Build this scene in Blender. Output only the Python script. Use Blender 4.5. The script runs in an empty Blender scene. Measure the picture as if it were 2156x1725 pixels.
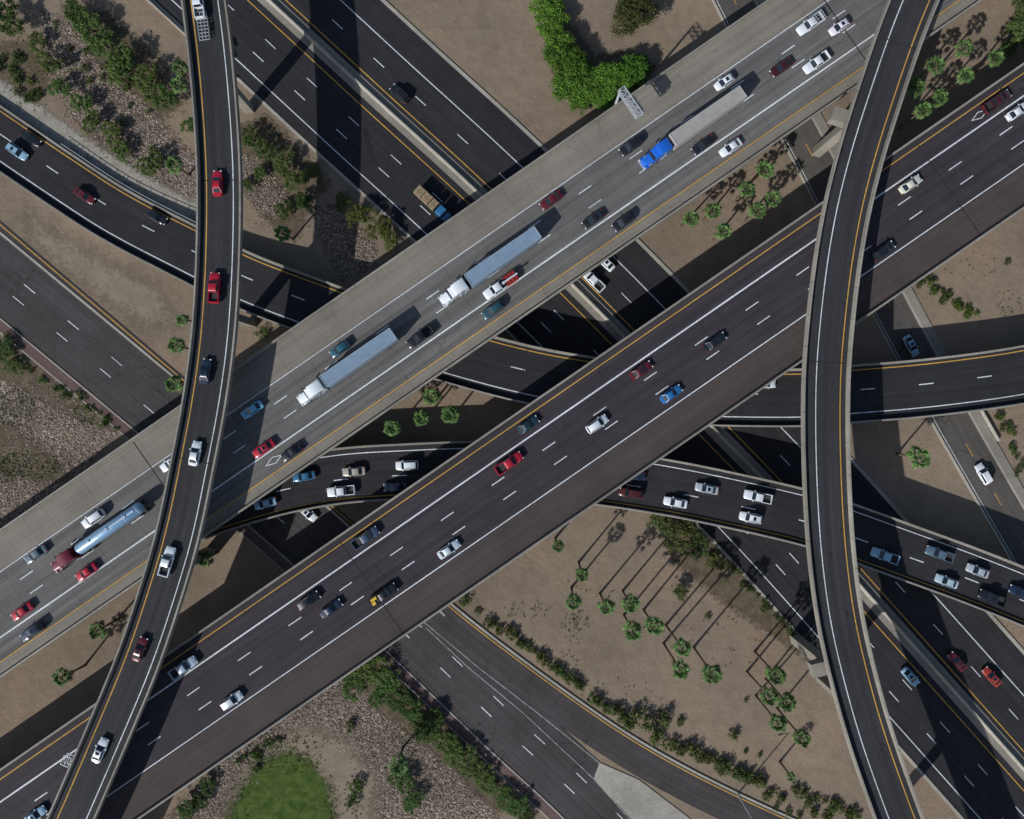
import bpy, bmesh, math, random
from mathutils import Vector, Matrix
random.seed(7)
C = bpy.context.scene.collection
F = 1437.33; CX = 1078.0; CY = 862.4; H = 147.0
def P(px, py, z=0.0):
    s = F/(H-z); return Vector(((px-CX)/s, (CY-py)/s, z))
def proj(v):
    s = F/(H-v.z); return (CX+v.x*s, CY-v.y*s)

# ------------------------------------------------------------------ tags
def tag(o, label=None, cat=None, group=None, kind=None):
    if label: o['label'] = label
    if cat: o['category'] = cat
    if group: o['group'] = group
    if kind: o['kind'] = kind
    return o
def empty(name, loc, rz=0.0):
    o = bpy.data.objects.new(name, None); C.objects.link(o)
    o.location = loc; o.rotation_euler = (0, 0, rz); o.empty_display_size = .3
    return o
def mobj(name, me, parent=None, loc=(0,0,0), rz=0.0, scale=None, color=None):
    o = bpy.data.objects.new(name, me); C.objects.link(o)
    o.location = loc; o.rotation_euler = (0,0,rz)
    if scale: o.scale = scale
    if parent: o.parent = parent
    if color: o.color = (*color, 1)
    return o

# ------------------------------------------------------------------ materials
def newmat(name):
    m = bpy.data.materials.new(name); m.use_nodes = True
    nt = m.node_tree; b = nt.nodes['Principled BSDF']; return m, nt, b
def N(nt, t, **k):
    n = nt.nodes.new(t)
    for a, v in k.items(): setattr(n, a, v)
    return n
def mathn(nt, op, a, b=None, c=None):
    n = N(nt, 'ShaderNodeMath', operation=op)
    for i, x in enumerate((a, b, c)):
        if x is None: continue
        if isinstance(x, (int, float)): n.inputs[i].default_value = x
        else: nt.links.new(x, n.inputs[i])
    return n.outputs[0]
def maprange(nt, v, a, b, c, d):
    n = N(nt, 'ShaderNodeMapRange'); nt.links.new(v, n.inputs[0])
    for i, x in enumerate((a, b, c, d)): n.inputs[i+1].default_value = x
    return n.outputs[0]
def noise(nt, vec, scale, detail=4, rough=.6):
    n = N(nt, 'ShaderNodeTexNoise'); n.inputs['Scale'].default_value = scale
    n.inputs['Detail'].default_value = detail; n.inputs['Roughness'].default_value = rough
    nt.links.new(vec, n.inputs['Vector']); return n.outputs['Fac']
def ramp(nt, v, stops):
    n = N(nt, 'ShaderNodeValToRGB'); e = n.color_ramp.elements
    while len(e) < len(stops): e.new(.5)
    for i, (p, c) in enumerate(stops):
        e[i].position = p; e[i].color = (*c, 1)
    nt.links.new(v, n.inputs[0]); return n.outputs[0]
def scalecol(nt, col, v):
    n = N(nt, 'ShaderNodeVectorMath', operation='SCALE')
    if isinstance(col, tuple): n.inputs[0].default_value = col
    else: nt.links.new(col, n.inputs[0])
    nt.links.new(v, n.inputs['Scale']); return n.outputs[0]
def mixc(nt, f, a, b):
    n = N(nt, 'ShaderNodeMix', data_type='RGBA')
    if isinstance(f, float): n.inputs[0].default_value = f
    else: nt.links.new(f, n.inputs[0])
    for i, x in ((6, a), (7, b)):
        if isinstance(x, tuple): n.inputs[i].default_value = (*x, 1)
        else: nt.links.new(x, n.inputs[i])
    return n.outputs[2]
def bump(nt, b, h, strength, dist):
    n = N(nt, 'ShaderNodeBump'); n.inputs['Strength'].default_value = strength
    n.inputs['Distance'].default_value = dist
    nt.links.new(h, n.inputs['Height']); nt.links.new(n.outputs[0], b.inputs['Normal'])
def softedge(m, nt, b, o, sc=.7, wide=.10):
    """patch sheets end in a ragged, gradual edge: the UV x runs 0 (rim) to 1 (inside)"""
    tc = N(nt, 'ShaderNodeTexCoord'); sp = N(nt, 'ShaderNodeSeparateXYZ'); nt.links.new(tc.outputs['UV'], sp.inputs[0])
    n = maprange(nt, noise(nt, o, sc, 6, .75), .3, .7, .0, .9)
    f = maprange(nt, mathn(nt, 'SUBTRACT', sp.outputs[0], n), -wide, wide, 0, 1)
    tr = N(nt, 'ShaderNodeBsdfTransparent'); mx = N(nt, 'ShaderNodeMixShader')
    nt.links.new(f, mx.inputs[0]); nt.links.new(tr.outputs[0], mx.inputs[1]); nt.links.new(b.outputs[0], mx.inputs[2])
    nt.links.new(mx.outputs[0], nt.nodes['Material Output'].inputs['Surface'])
def surf(name, col, streak=.2, blotch=.15, grain=.15, rough=.9, joint=0, jdark=.7, crack=0):
    m, nt, b = newmat(name)
    tc = N(nt, 'ShaderNodeTexCoord')
    mp = N(nt, 'ShaderNodeMapping'); mp.inputs['Scale'].default_value = (1.1, .012, 1)
    nt.links.new(tc.outputs['UV'], mp.inputs[0])
    s = maprange(nt, noise(nt, mp.outputs[0], 1.0, 5, .65), .3, .7, 1-streak, 1+streak)
    bl = maprange(nt, noise(nt, tc.outputs['Object'], .09, 6, .7), .3, .7, 1-blotch, 1+blotch)
    g = maprange(nt, noise(nt, tc.outputs['Object'], 3.5, 3, .7), .3, .7, 1-grain, 1+grain)
    v = mathn(nt, 'MULTIPLY', mathn(nt, 'MULTIPLY', s, bl), g)
    if joint:
        sp = N(nt, 'ShaderNodeSeparateXYZ'); nt.links.new(tc.outputs['UV'], sp.inputs[0])
        fr = mathn(nt, 'FRACT', mathn(nt, 'DIVIDE', sp.outputs[1], joint))
        lt = mathn(nt, 'LESS_THAN', fr, .13/joint)
        v = mathn(nt, 'MULTIPLY', v, mathn(nt, 'SUBTRACT', 1.0, mathn(nt, 'MULTIPLY', lt, 1-jdark)))
    if crack:
        vo = N(nt, 'ShaderNodeTexVoronoi', feature='DISTANCE_TO_EDGE'); vo.inputs['Scale'].default_value = .11
        wn = N(nt, 'ShaderNodeTexNoise'); wn.inputs['Scale'].default_value = .5; nt.links.new(tc.outputs['Object'], wn.inputs['Vector'])
        ad = N(nt, 'ShaderNodeVectorMath', operation='MULTIPLY_ADD'); nt.links.new(wn.outputs['Color'], ad.inputs[0]); ad.inputs[1].default_value = (3,3,0); nt.links.new(tc.outputs['Object'], ad.inputs[2])
        nt.links.new(ad.outputs[0], vo.inputs['Vector'])
        lt = mathn(nt, 'LESS_THAN', vo.outputs['Distance'], .009)
        lt = mathn(nt, 'MULTIPLY', lt, maprange(nt, noise(nt, tc.outputs['Object'], .06, 3), .48, .6, 0, crack))
        v = mathn(nt, 'MULTIPLY', v, mathn(nt, 'SUBTRACT', 1.0, lt))
    nt.links.new(scalecol(nt, col, v), b.inputs['Base Color'])
    b.inputs['Roughness'].default_value = rough
    b.inputs['Specular IOR Level'].default_value = .25
    return m
M = {}
M['lane_g'] = surf('grey_concrete_lanes', (.126,.124,.121), .34, .14, .12, joint=4.6, jdark=.76, crack=.25)
M['shoulder_g'] = surf('pale_concrete_shoulder', (.205,.188,.160), .14, .17, .12, joint=4.6, jdark=.82, crack=.25)
M['lane_d'] = surf('dark_asphalt_lanes', (.040,.036,.042), .3, .18, .2, crack=.35)
M['shoulder_d'] = surf('brown_asphalt_shoulder', (.064,.052,.050), .15, .18, .2)
M['fly'] = surf('flyover_asphalt', (.033,.034,.038), .34, .15, .2, crack=.3)
M['ground_road'] = surf('freeway_asphalt', (.025,.025,.029), .28, .22, .2, crack=.35)
M['frontage'] = surf('worn_asphalt', (.056,.051,.053), .25, .22, .2, crack=.4)
M['local'] = surf('local_road_asphalt', (.086,.08,.073), .2, .2, .2, crack=.4)
M['conc'] = surf('weathered_concrete', (.235,.22,.19), .0, .25, .2)
M['conc_pale'] = surf('pale_concrete', (.33,.315,.275), .0, .28, .2)
M['parapet'] = surf('parapet_concrete', (.26,.245,.215), .25, .25, .15, joint=6, jdark=.6)
M['white'] = surf('white_road_paint', (.60,.64,.68), .1, .2, .35)
M['worn_white'] = surf('worn_white_road_paint', (.26,.26,.26), .3, .3, .5)
M['yellow'] = surf('yellow_road_paint', (.52,.30,.06), .1, .2, .3)
M['brick'] = surf('red_paver', (.12,.08,.076), .1, .2, .35, joint=1.5, jdark=.8)
M['tar'] = surf('tar_joint', (.026,.025,.025), 0, .1, .1)
def ground_mat():
    m, nt, b = newmat('desert_dirt'); tc = N(nt, 'ShaderNodeTexCoord'); o = tc.outputs['Object']
    big = noise(nt, o, .035, 7, .65); mid = noise(nt, o, .35, 6, .7); fine = noise(nt, o, 5, 4, .75)
    c = ramp(nt, big, [(.30, (.16,.13,.098)), (.48, (.225,.182,.138)), (.60,(.26,.203,.15)), (.72, (.30,.245,.19))])
    c2 = mixc(nt, maprange(nt, mid, .45, .75, 0, .5), c, (.145,.108,.078))
    c2 = mixc(nt, maprange(nt, noise(nt, o, .07, 5, .7), .52, .72, 0, .35), c2, (.21,.13,.095))
    c3 = scalecol(nt, c2, maprange(nt, fine, .25, .75, .70, 1.28))
    v = N(nt, 'ShaderNodeTexVoronoi'); v.inputs['Scale'].default_value = 1.1; nt.links.new(o, v.inputs['Vector'])
    sp = mathn(nt, 'LESS_THAN', v.outputs['Distance'], .12)
    sp = mathn(nt, 'MULTIPLY', sp, maprange(nt, noise(nt, o, .12, 3), .48, .62, 0, .9))
    c4 = mixc(nt, sp, c3, (.06,.062,.035))
    nt.links.new(c4, b.inputs['Base Color']); b.inputs['Roughness'].default_value = 1
    b.inputs['Specular IOR Level'].default_value = .1
    bump(nt, b, mid, .5, .5); return m
M['dirt'] = ground_mat()
def rock_mat(name, tone):
    m, nt, b = newmat(name); tc = N(nt, 'ShaderNodeTexCoord'); o = tc.outputs['Object']
    v = N(nt, 'ShaderNodeTexVoronoi'); v.inputs['Scale'].default_value = 2.5; nt.links.new(o, v.inputs['Vector'])
    sp = N(nt, 'ShaderNodeSeparateXYZ'); nt.links.new(v.outputs['Color'], sp.inputs[0])
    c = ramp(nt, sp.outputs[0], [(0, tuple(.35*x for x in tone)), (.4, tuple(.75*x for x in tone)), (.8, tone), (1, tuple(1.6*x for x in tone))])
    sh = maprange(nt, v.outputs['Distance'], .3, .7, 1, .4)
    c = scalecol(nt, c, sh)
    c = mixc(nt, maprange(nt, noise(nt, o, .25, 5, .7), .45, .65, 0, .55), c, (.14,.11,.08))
    c = scalecol(nt, c, maprange(nt, noise(nt, o, .12, 5), .3, .7, .75, 1.25))
    nt.links.new(c, b.inputs['Base Color']); b.inputs['Roughness'].default_value = 1
    inv = mathn(nt, 'SUBTRACT', 1.0, v.outputs['Distance']); bump(nt, b, inv, .9, .22)
    softedge(m, nt, b, o); return m
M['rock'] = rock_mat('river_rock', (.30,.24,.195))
def noisy(name, c1, c2, sc=.6, rough=1, sc2=6, soft=False, wide=.1):
    m, nt, b = newmat(name); tc = N(nt, 'ShaderNodeTexCoord'); o = tc.outputs['Object']
    c = ramp(nt, noise(nt, o, sc, 6, .7), [(.35, c1), (.65, c2)])
    c = scalecol(nt, c, maprange(nt, noise(nt, o, sc2, 3, .7), .3, .7, .7, 1.3))
    nt.links.new(c, b.inputs['Base Color']); b.inputs['Roughness'].default_value = rough
    b.inputs['Specular IOR Level'].default_value = .15
    if soft: softedge(m, nt, b, o, .9, wide)
    return m
M['lawn'] = noisy('lawn_grass', (.030,.062,.012), (.09,.13,.032), .45, soft=True, wide=.3)
M['palegravel'] = noisy('pale_gravel', (.24,.225,.19), (.36,.34,.295), .5, soft=True, wide=.25)
M['sand'] = noisy('raked_sand', (.19,.158,.118), (.265,.22,.17), .3, soft=True, wide=.3)
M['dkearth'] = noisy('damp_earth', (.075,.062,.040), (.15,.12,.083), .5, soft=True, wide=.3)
M['bark'] = noisy('bark', (.08,.06,.045), (.16,.125,.09), 3)
def leaf(name, lo, mid, hi):
    m, nt, b = newmat(name); g = N(nt, 'ShaderNodeNewGeometry')
    c = ramp(nt, g.outputs['Random Per Island'], [(0, lo), (.5, mid), (1, hi)])
    oi = N(nt, 'ShaderNodeObjectInfo')
    n = N(nt, 'ShaderNodeVectorMath', operation='MULTIPLY'); nt.links.new(c, n.inputs[0]); nt.links.new(oi.outputs['Color'], n.inputs[1])
    nt.links.new(n.outputs[0], b.inputs['Base Color']); b.inputs['Roughness'].default_value = .75
    b.inputs['Specular IOR Level'].default_value = .2
    return m
M['leaf'] = leaf('foliage', (.022,.042,.011), (.056,.098,.025), (.12,.175,.05))
M['palm'] = leaf('palm_frond', (.03,.07,.02), (.075,.155,.05), (.17,.28,.10))
M['deadpalm'] = leaf('dry_frond', (.09,.07,.04), (.14,.11,.07), (.2,.16,.1))
def simple(name, col, rough=.5, metal=0, coat=0, spec=.5):
    m, nt, b = newmat(name); tc = N(nt, 'ShaderNodeTexCoord')
    c = scalecol(nt, col, maprange(nt, noise(nt, tc.outputs['Object'], 2.5, 3), .3, .7, .88, 1.1))
    nt.links.new(c, b.inputs['Base Color']); b.inputs['Roughness'].default_value = rough
    b.inputs['Metallic'].default_value = metal; b.inputs['Coat Weight'].default_value = coat
    b.inputs['Specular IOR Level'].default_value = spec
    return m
M['glass'] = simple('tinted_glass', (.012,.020,.030), .08, 0, 0, .7)
M['rubber'] = simple('tyre_rubber', (.02,.02,.02), .85)
M['rim'] = simple('alloy_rim', (.4,.4,.42), .3, .8)
M['lamp'] = simple('headlamp_lens', (.7,.72,.75), .1)
M['tail'] = simple('tail_lamp_lens', (.4,.01,.01), .2)
M['chassis'] = simple('black_chassis', (.025,.025,.027), .6)
M['chrome'] = simple('polished_steel', (.55,.6,.65), .25, .6)
M['tankskin'] = simple('brushed_tank_steel', (.24,.42,.62), .27, .35, .6, .6)
M['tankband'] = simple('tank_band_steel', (.42,.54,.66), .4, .2)
M['steel'] = simple('galvanised_steel', (.46,.50,.54), .5, .2)
M['signback'] = simple('sign_back_metal', (.05,.06,.065), .5)
M['liner'] = simple('bed_liner', (.03,.03,.032), .8)
def paint():
    m, nt, b = newmat('car_paint'); oi = N(nt, 'ShaderNodeObjectInfo')
    nt.links.new(oi.outputs['Color'], b.inputs['Base Color'])
    b.inputs['Roughness'].default_value = .36; b.inputs['Metallic'].default_value = .1
    b.inputs['Coat Weight'].default_value = .8; b.inputs['Coat Roughness'].default_value = .1
    return m
M['paint'] = paint()
def trailer_roof():
    m, nt, b = newmat('ribbed_trailer_skin'); tc = N(nt, 'ShaderNodeTexCoord'); oi = N(nt, 'ShaderNodeObjectInfo')
    sp = N(nt, 'ShaderNodeSeparateXYZ'); nt.links.new(tc.outputs['Object'], sp.inputs[0])
    fr = mathn(nt, 'FRACT', mathn(nt, 'DIVIDE', sp.outputs[0], .62)); lt = mathn(nt, 'LESS_THAN', fr, .2)
    v = mathn(nt, 'SUBTRACT', 1.0, mathn(nt, 'MULTIPLY', lt, .10))
    v = mathn(nt, 'MULTIPLY', v, maprange(nt, noise(nt, tc.outputs['Object'], .5, 5), .3, .7, .86, 1.08))
    nt.links.new(scalecol(nt, oi.outputs['Color'], v), b.inputs['Base Color']); b.inputs['Roughness'].default_value = .55
    return m
M['trailer'] = trailer_roof()

# ------------------------------------------------------------------ mesh builder
class MB:
    def __init__(s): s.v = []; s.f = []; s.uv = []
    def poly(s, pts, uv=None):
        i = len(s.v); s.v += [tuple(p) for p in pts]; s.f.append(list(range(i, i+len(pts))))
        s.uv += uv if uv else [(p[0], p[1]) for p in pts]
    def mesh(s, v, f):
        i = len(s.v); s.v += [tuple(p) for p in v]
        for q in f:
            s.f.append([i+k for k in q]); s.uv += [(v[k][0], v[k][1]) for k in q]
    def obox(s, c, ex, ey, ez):
        c = Vector(c); V = []
        for a in (-1, 1):
            for b in (-1, 1):
                for d in (-1, 1): V.append(c+ex*a+ey*b+ez*d)
        s.mesh(V, [(0,1,3,2),(4,6,7,5),(0,4,5,1),(2,3,7,6),(0,2,6,4),(1,5,7,3)])
    def box(s, c, sz, rz=0):
        ca, sa = math.cos(rz), math.sin(rz)
        s.obox(c, Vector((ca,sa,0))*sz[0]/2, Vector((-sa,ca,0))*sz[1]/2, Vector((0,0,sz[2]/2)))
    def bar(s, a, b, w):
        a = Vector(a); b = Vector(b); d = b-a; t = d.normalized()
        u = t.cross(Vector((0,0,1)) if abs(t.z) < .9 else Vector((1,0,0))).normalized(); v = t.cross(u)
        s.obox((a+b)/2, d/2, u*w/2, v*w/2)
    def tube(s, pts, rad, n=8, cap=True):
        rings = []
        for k, p in enumerate(pts):
            p = Vector(p); q = Vector(pts[min(k+1, len(pts)-1)])-Vector(pts[max(k-1, 0)]); t = q.normalized()
            u = t.cross(Vector((0,0,1)) if abs(t.z) < .9 else Vector((1,0,0))).normalized(); w = t.cross(u)
            rings.append([p+(u*math.cos(6.2832*j/n)+w*math.sin(6.2832*j/n))*rad[k] for j in range(n)])
        V = [p for r in rings for p in r]; Fc = []
        for k in range(len(pts)-1):
            for j in range(n):
                a = k*n+j; b = k*n+(j+1) % n; Fc.append((a, b, b+n, a+n))
        if cap: Fc.append(tuple(range(n))[::-1]); Fc.append(tuple(range(len(V)-n, len(V))))
        s.mesh(V, Fc)
    def me(s, name, mat, smooth=None, org=None):
        me = bpy.data.meshes.new(name)
        V = s.v if org is None else [(a-org[0], b-org[1], c-org[2]) for a, b, c in s.v]
        me.from_pydata(V, [], s.f); me.update()
        ul = me.uv_layers.new(name='UVMap')
        ul.data.foreach_set('uv', [x for t in s.uv for x in t])
        me.materials.append(M[mat])
        if smooth is not None:
            me.polygons.foreach_set('use_smooth', [True]*len(me.polygons)); me.set_sharp_from_angle(angle=math.radians(smooth))
        return me
    def build(s, name, mat, parent=None, smooth=None):
        org = parent.location if parent else None
        return mobj(name, s.me(name, mat, smooth, org), parent)

# ------------------------------------------------------------------ paths
class Path:
    def __init__(s, px, z=0.0, step=2.5, ext=350):
        W = [P(x, y, z(x, y) if callable(z) else z) for x, y in px]
        a = (W[0]-W[1]); a.z = 0; b = (W[-1]-W[-2]); b.z = 0
        W = [W[0]+a.normalized()*ext]+W+[W[-1]+b.normalized()*ext]
        if len(px) > 2:
            D = []
            for i in range(len(W)-1):
                p0 = W[max(i-1,0)] if i > 1 else W[i]*2-W[i+1]; p1 = W[i]; p2 = W[i+1]; p3 = W[min(i+2, len(W)-1)] if i < len(W)-3 else W[i+1]*2-W[i]
                if i in (0, len(W)-2): D += [p1.lerp(p2, k/30) for k in range(30)]; continue
                m1 = (p2-p0)*.5; m2 = (p3-p1)*.5
                for k in range(24):
                    t = k/24; D.append(p1*(2*t**3-3*t*t+1)+m1*(t**3-2*t*t+t)+p2*(-2*t**3+3*t*t)+m2*(t**3-t*t))
            D.append(W[-1]); W = D
        s.S = [0]; s.W = [W[0]]
        for p in W[1:]:
            d = (p-s.W[-1]).length
            if d < .01: continue
            s.S.append(s.S[-1]+d); s.W.append(p)
        s.len = s.S[-1]; n = int(s.len/step)
        s.ss = [s.len*i/n for i in range(n+1)]
        s._j = 0
        raw = [s._pos(x) for x in s.ss]
        for _ in range(3 if len(px) > 2 else 0):
            raw = [raw[0]]+[(raw[i-1]+raw[i]*2+raw[i+1])/4 for i in range(1, len(raw)-1)]+[raw[-1]]
        s.p = raw; s.t = []
        for i in range(n+1):
            d = raw[min(i+1, n)]-raw[max(i-1, 0)]; d.z = 0; s.t.append(d.normalized())
        s.step = s.len/n; s.n = n; s.px = [proj(q) for q in raw]
    def _pos(s, x):
        j = s._j
        while j < len(s.S)-2 and s.S[j+1] < x: j += 1
        s._j = j; return s.W[j].lerp(s.W[j+1], (x-s.S[j])/(s.S[j+1]-s.S[j]))
    def at(s, x, off=0, dz=0):
        k = max(0, min(s.n-1e-6, x/s.step)); i = int(k); f = k-i
        p = s.p[i].lerp(s.p[i+1], f); t = s.t[i].lerp(s.t[i+1], f).normalized()
        return p+Vector((-t.y, t.x, 0))*off+Vector((0,0,dz))
    def tan(s, x):
        return s.t[max(0, min(s.n, int(round(x/s.step))))]
    def s_of(s, px, py):
        b = min(range(len(s.px)), key=lambda i: (s.px[i][0]-px)**2+(s.px[i][1]-py)**2)
        z = s.p[b].z; q = P(px, py, z); return s.ss[b]+(q-s.p[b]).dot(s.t[b])
    def cuts(s, s0, s1):
        return [s0]+[x for x in s.ss if s0+.01 < x < s1-.01]+[s1]
    def strip(s, mb, o1, o2, dz, s0=None, s1=None):
        c = s.cuts(0 if s0 is None else s0, s.len if s1 is None else s1)
        for a, b in zip(c, c[1:]):
            mb.poly([s.at(a,o1,dz), s.at(a,o2,dz), s.at(b,o2,dz), s.at(b,o1,dz)][::(1 if o1 > o2 else -1)],
                    [(o1,a),(o2,a),(o2,b),(o1,b)][::(1 if o1 > o2 else -1)])
    def dash(s, mb, off, w, dz, ref, ln=3.05, per=12.2):
        r = s.s_of(*ref); x = r-ln/2; x -= math.floor(x/per)*per
        while x < s.len-ln:
            u, v = proj(s.at(x, off))
            if -120 < u < 2280 and -120 < v < 1850: s.strip(mb, off-w/2, off+w/2, dz, x, x+ln)
            x += per
    def sweep(s, mb, prof, s0=None, s1=None):
        c = s.cuts(0 if s0 is None else s0, s.len if s1 is None else s1); n = len(prof)
        for a, b in zip(c, c[1:]):
            for k in range(n):
                (o1, z1), (o2, z2) = prof[k], prof[(k+1) % n]
                mb.poly([s.at(a,o1,z1), s.at(b,o1,z1), s.at(b,o2,z2), s.at(a,o2,z2)], [(z1+o1,a),(z1+o1,b),(z2+o2,b),(z2+o2,a)])
        for x in (c[0], c[-1]): mb.poly([s.at(x,o,z) for o, z in prof])
    def dist(s, q):
        b = min(range(0, s.n+1), key=lambda i: (s.p[i].x-q.x)**2+(s.p[i].y-q.y)**2)
        d = q-s.p[b]; t = s.t[b]; return -t.y*d.x+t.x*d.y
ZG, ZF, ZR = 12.0, 17.8, 5.5
pG = Path([(-600, 1687), (2800, -659)], ZG, 4, 300)
pD = Path([(-600, 2186), (2800, -160)], ZG, 4, 300)
pL = Path([(415,-120),(431,0),(444,100),(456,230),(464,380),(462,550),(452,710),(433,850),(410,970),(378,1125),(338,1260),(294,1390),(236,1530),(152,1725),(90,1860)], ZF)
pR = Path([(1985,-140),(1922,0),(1887,90),(1848,205),(1810,325),(1780,445),(1760,560),(1747,670),(1738,775),(1736,900),(1740,1040),(1749,1170),(1768,1310),(1801,1450),(1838,1575),(1892,1725),(1945,1860)], ZF)
def zA(x, y):
    t = max(0, min(1, (x-250)/650)); return .45+5.05*t*t*(3-2*t)
pA = Path([(-150,190),(0,292),(130,380),(250,457),(415,542),(510,590),(640,640),(850,716),(1080,782),(1245,813),(1450,834),(1690,838),(1790,830),(1950,817),(2156,789),(2350,745)], zA)
pB = Path([(-200,1420),(0,1300),(200,1180),(400,1085),(500,1050),(600,1022),(720,1001),(850,993),(975,988),(1110,990),(1250,1003),(1385,1023),(1500,1045),(1690,1088),(1790,1120),(1900,1160),(2030,1207),(2156,1257),(2330,1330)], ZR)
ZM = .10
pM = Path([(240,-305),(420,-138),(600,28),(800,213),(1010,405),(1250,640),(1450,845),(1650,1050),(1830,1250),(2000,1440),(2200,1665),(2400,1890)], ZM)
pF = Path([(-300,332),(0,581),(300,830),(600,1082),(830,1292),(980,1435),(1090,1540),(1200,1640),(1300,1740),(1500,1945)], ZM)
pS = Path([(860,1240),(960,1325),(1060,1402),(1180,1490),(1300,1572),(1420,1642),(1560,1712),(1700,1775),(1900,1860)], ZM+.018, ext=120)
pX = Path([(1440,-200),(1545,0),(1625,170),(1710,330),(1810,525),(1910,715),(1990,860),(2070,1000),(2180,1190),(2300,1400)], ZM)

# ------------------------------------------------------------------ ground and ground roads
mb = MB(); mb.poly([(-1500,-1500,0),(1500,-1500,0),(1500,1500,0),(-1500,1500,0)])
tag(mb.build('ground', 'dirt'), kind='structure')
pz = [0]
def patch(name, mat, pts, soft=16, step=7):
    """one flat sheet of small cells; UV x = how far inside the outline the point lies"""
    pz[0] += 1; z = .004*pz[0]; n = len(pts)
    def sd(x, y):
        d = 1e9; ins = False
        for i in range(n):
            ax, ay = pts[i]; bx, by = pts[(i+1) % n]; ex, ey = bx-ax, by-ay
            t = max(0, min(1, ((x-ax)*ex+(y-ay)*ey)/(ex*ex+ey*ey))); d = min(d, math.hypot(x-ax-ex*t, y-ay-ey*t))
            if (ay > y) != (by > y) and x < ax+(y-ay)*ex/ey: ins = not ins
        return d if ins else -d
    x0 = min(p[0] for p in pts)-soft; x1 = max(p[0] for p in pts)+soft; y0 = min(p[1] for p in pts)-soft; y1 = max(p[1] for p in pts)+soft
    nx = int((x1-x0)/step)+1; ny = int((y1-y0)/step)+1
    g = {(i, j): max(0, min(1, .5+sd(x0+i*step, y0+j*step)/(1.6*soft))) for i in range(nx+1) for j in range(ny+1)}
    m = MB()
    for i in range(nx):
        for j in range(ny):
            q = [(i,j+1),(i+1,j+1),(i+1,j),(i,j)]
            if max(g[k] for k in q) > 0: m.poly([P(x0+a*step, y0+b*step, z) for a, b in q], [(g[k], 0) for k in q])
    o = m.build(name, mat); tag(o, kind='structure'); return o
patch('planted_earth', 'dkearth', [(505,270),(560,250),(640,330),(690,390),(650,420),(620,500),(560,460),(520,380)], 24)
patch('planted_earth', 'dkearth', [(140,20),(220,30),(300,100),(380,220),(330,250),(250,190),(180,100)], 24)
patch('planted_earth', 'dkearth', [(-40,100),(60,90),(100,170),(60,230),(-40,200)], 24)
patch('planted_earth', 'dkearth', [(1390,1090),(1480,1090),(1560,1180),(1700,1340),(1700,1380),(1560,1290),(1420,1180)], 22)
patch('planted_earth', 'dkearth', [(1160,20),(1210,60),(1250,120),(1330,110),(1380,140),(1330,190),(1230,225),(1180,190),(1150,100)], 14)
patch('sand_bed', 'sand', [(60,460),(200,540),(330,610),(370,680),(300,680),(180,600),(70,510)], 34)
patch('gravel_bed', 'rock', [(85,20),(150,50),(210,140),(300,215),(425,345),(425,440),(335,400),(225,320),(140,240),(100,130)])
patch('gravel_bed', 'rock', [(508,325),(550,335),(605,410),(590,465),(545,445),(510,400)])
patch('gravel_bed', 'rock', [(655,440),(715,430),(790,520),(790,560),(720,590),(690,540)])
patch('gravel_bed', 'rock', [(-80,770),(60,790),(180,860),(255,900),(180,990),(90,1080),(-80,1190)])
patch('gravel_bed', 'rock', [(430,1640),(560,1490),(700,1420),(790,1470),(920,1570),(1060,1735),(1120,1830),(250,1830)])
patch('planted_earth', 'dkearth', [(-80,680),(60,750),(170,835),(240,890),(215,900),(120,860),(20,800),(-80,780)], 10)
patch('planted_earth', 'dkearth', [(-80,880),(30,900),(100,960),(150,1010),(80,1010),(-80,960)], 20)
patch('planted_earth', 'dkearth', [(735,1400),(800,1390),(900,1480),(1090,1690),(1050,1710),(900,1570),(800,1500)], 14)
patch('sand_bed', 'sand', [(560,1580),(640,1530),(730,1560),(790,1640),(780,1740),(700,1800),(600,1780),(480,1740),(500,1640)], 30)
patch('lawn', 'lawn', [(455,1830),(480,1730),(515,1650),(560,1600),(610,1582),(655,1605),(690,1660),(704,1725),(700,1830)], 24)
m = MB(); nn = pA.cuts(0, pA.s_of(425,550))
for a, b in zip(nn, nn[1:]):
    for o1, o2, u1, u2 in ((11.5,9.2,0,1),(9.2,6.05,1,1)):
        q = [pA.at(a,o1),pA.at(a,o2),pA.at(b,o2),pA.at(b,o1)]
        m.poly([(v.x,v.y,.086) for v in q], [(u1,0),(u2,0),(u2,0),(u1,0)])
tag(m.build('gravel_verge', 'palegravel'), kind='structure')

def road(name, path, mat, o1, o2, whites, yellows, dashes):
    m = MB(); path.strip(m, o2, o1, 0); r = m.build(name, mat); tag(r, kind='structure')
    w = MB()
    for o, wd in whites: path.strip(w, o+wd/2, o-wd/2, .008)
    for o, ref in dashes: path.dash(w, o, .18, .008, ref)
    if w.f: w.build('lane_marking', 'white', r)
    if yellows:
        w = MB()
        for o in yellows: path.strip(w, o+.1, o-.1, .008)
        w.build('yellow_edge_marking', 'yellow', r)
    return r
road('freeway', pM, 'ground_road', -17.0, 16.0, [(-14.4,.2),(10.2,.2)], [-3.4, 2.2], [(-7.0,(659,172)),(-10.8,(632,200)),(5.9,(710,52)),])
fr = road('frontage_road', pF, 'frontage', -6.9, 6.9, [], [], [(1.9,(63,608)),(-1.6,(130,710))])
road('slip_road', pS, 'frontage', -3.3, 3.3, [], [2.8], [])
rx = road('local_road', pX, 'local', -3.8, 3.8, [(-3.3,.12)], [], [])
m = MB(); pX.dash(m, .1, .15, .01, (1515,10)); m.build('centre_marking', 'yellow', rx)
def kerb(name, path, o1, o2, h, mat, s0=None, s1=None):
    m = MB(); path.sweep(m, [(o1,-.09),(o1,h),(o2,h),(o2,-.09)], s0, s1); o = m.build(name, mat); tag(o, kind='structure'); return o
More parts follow.
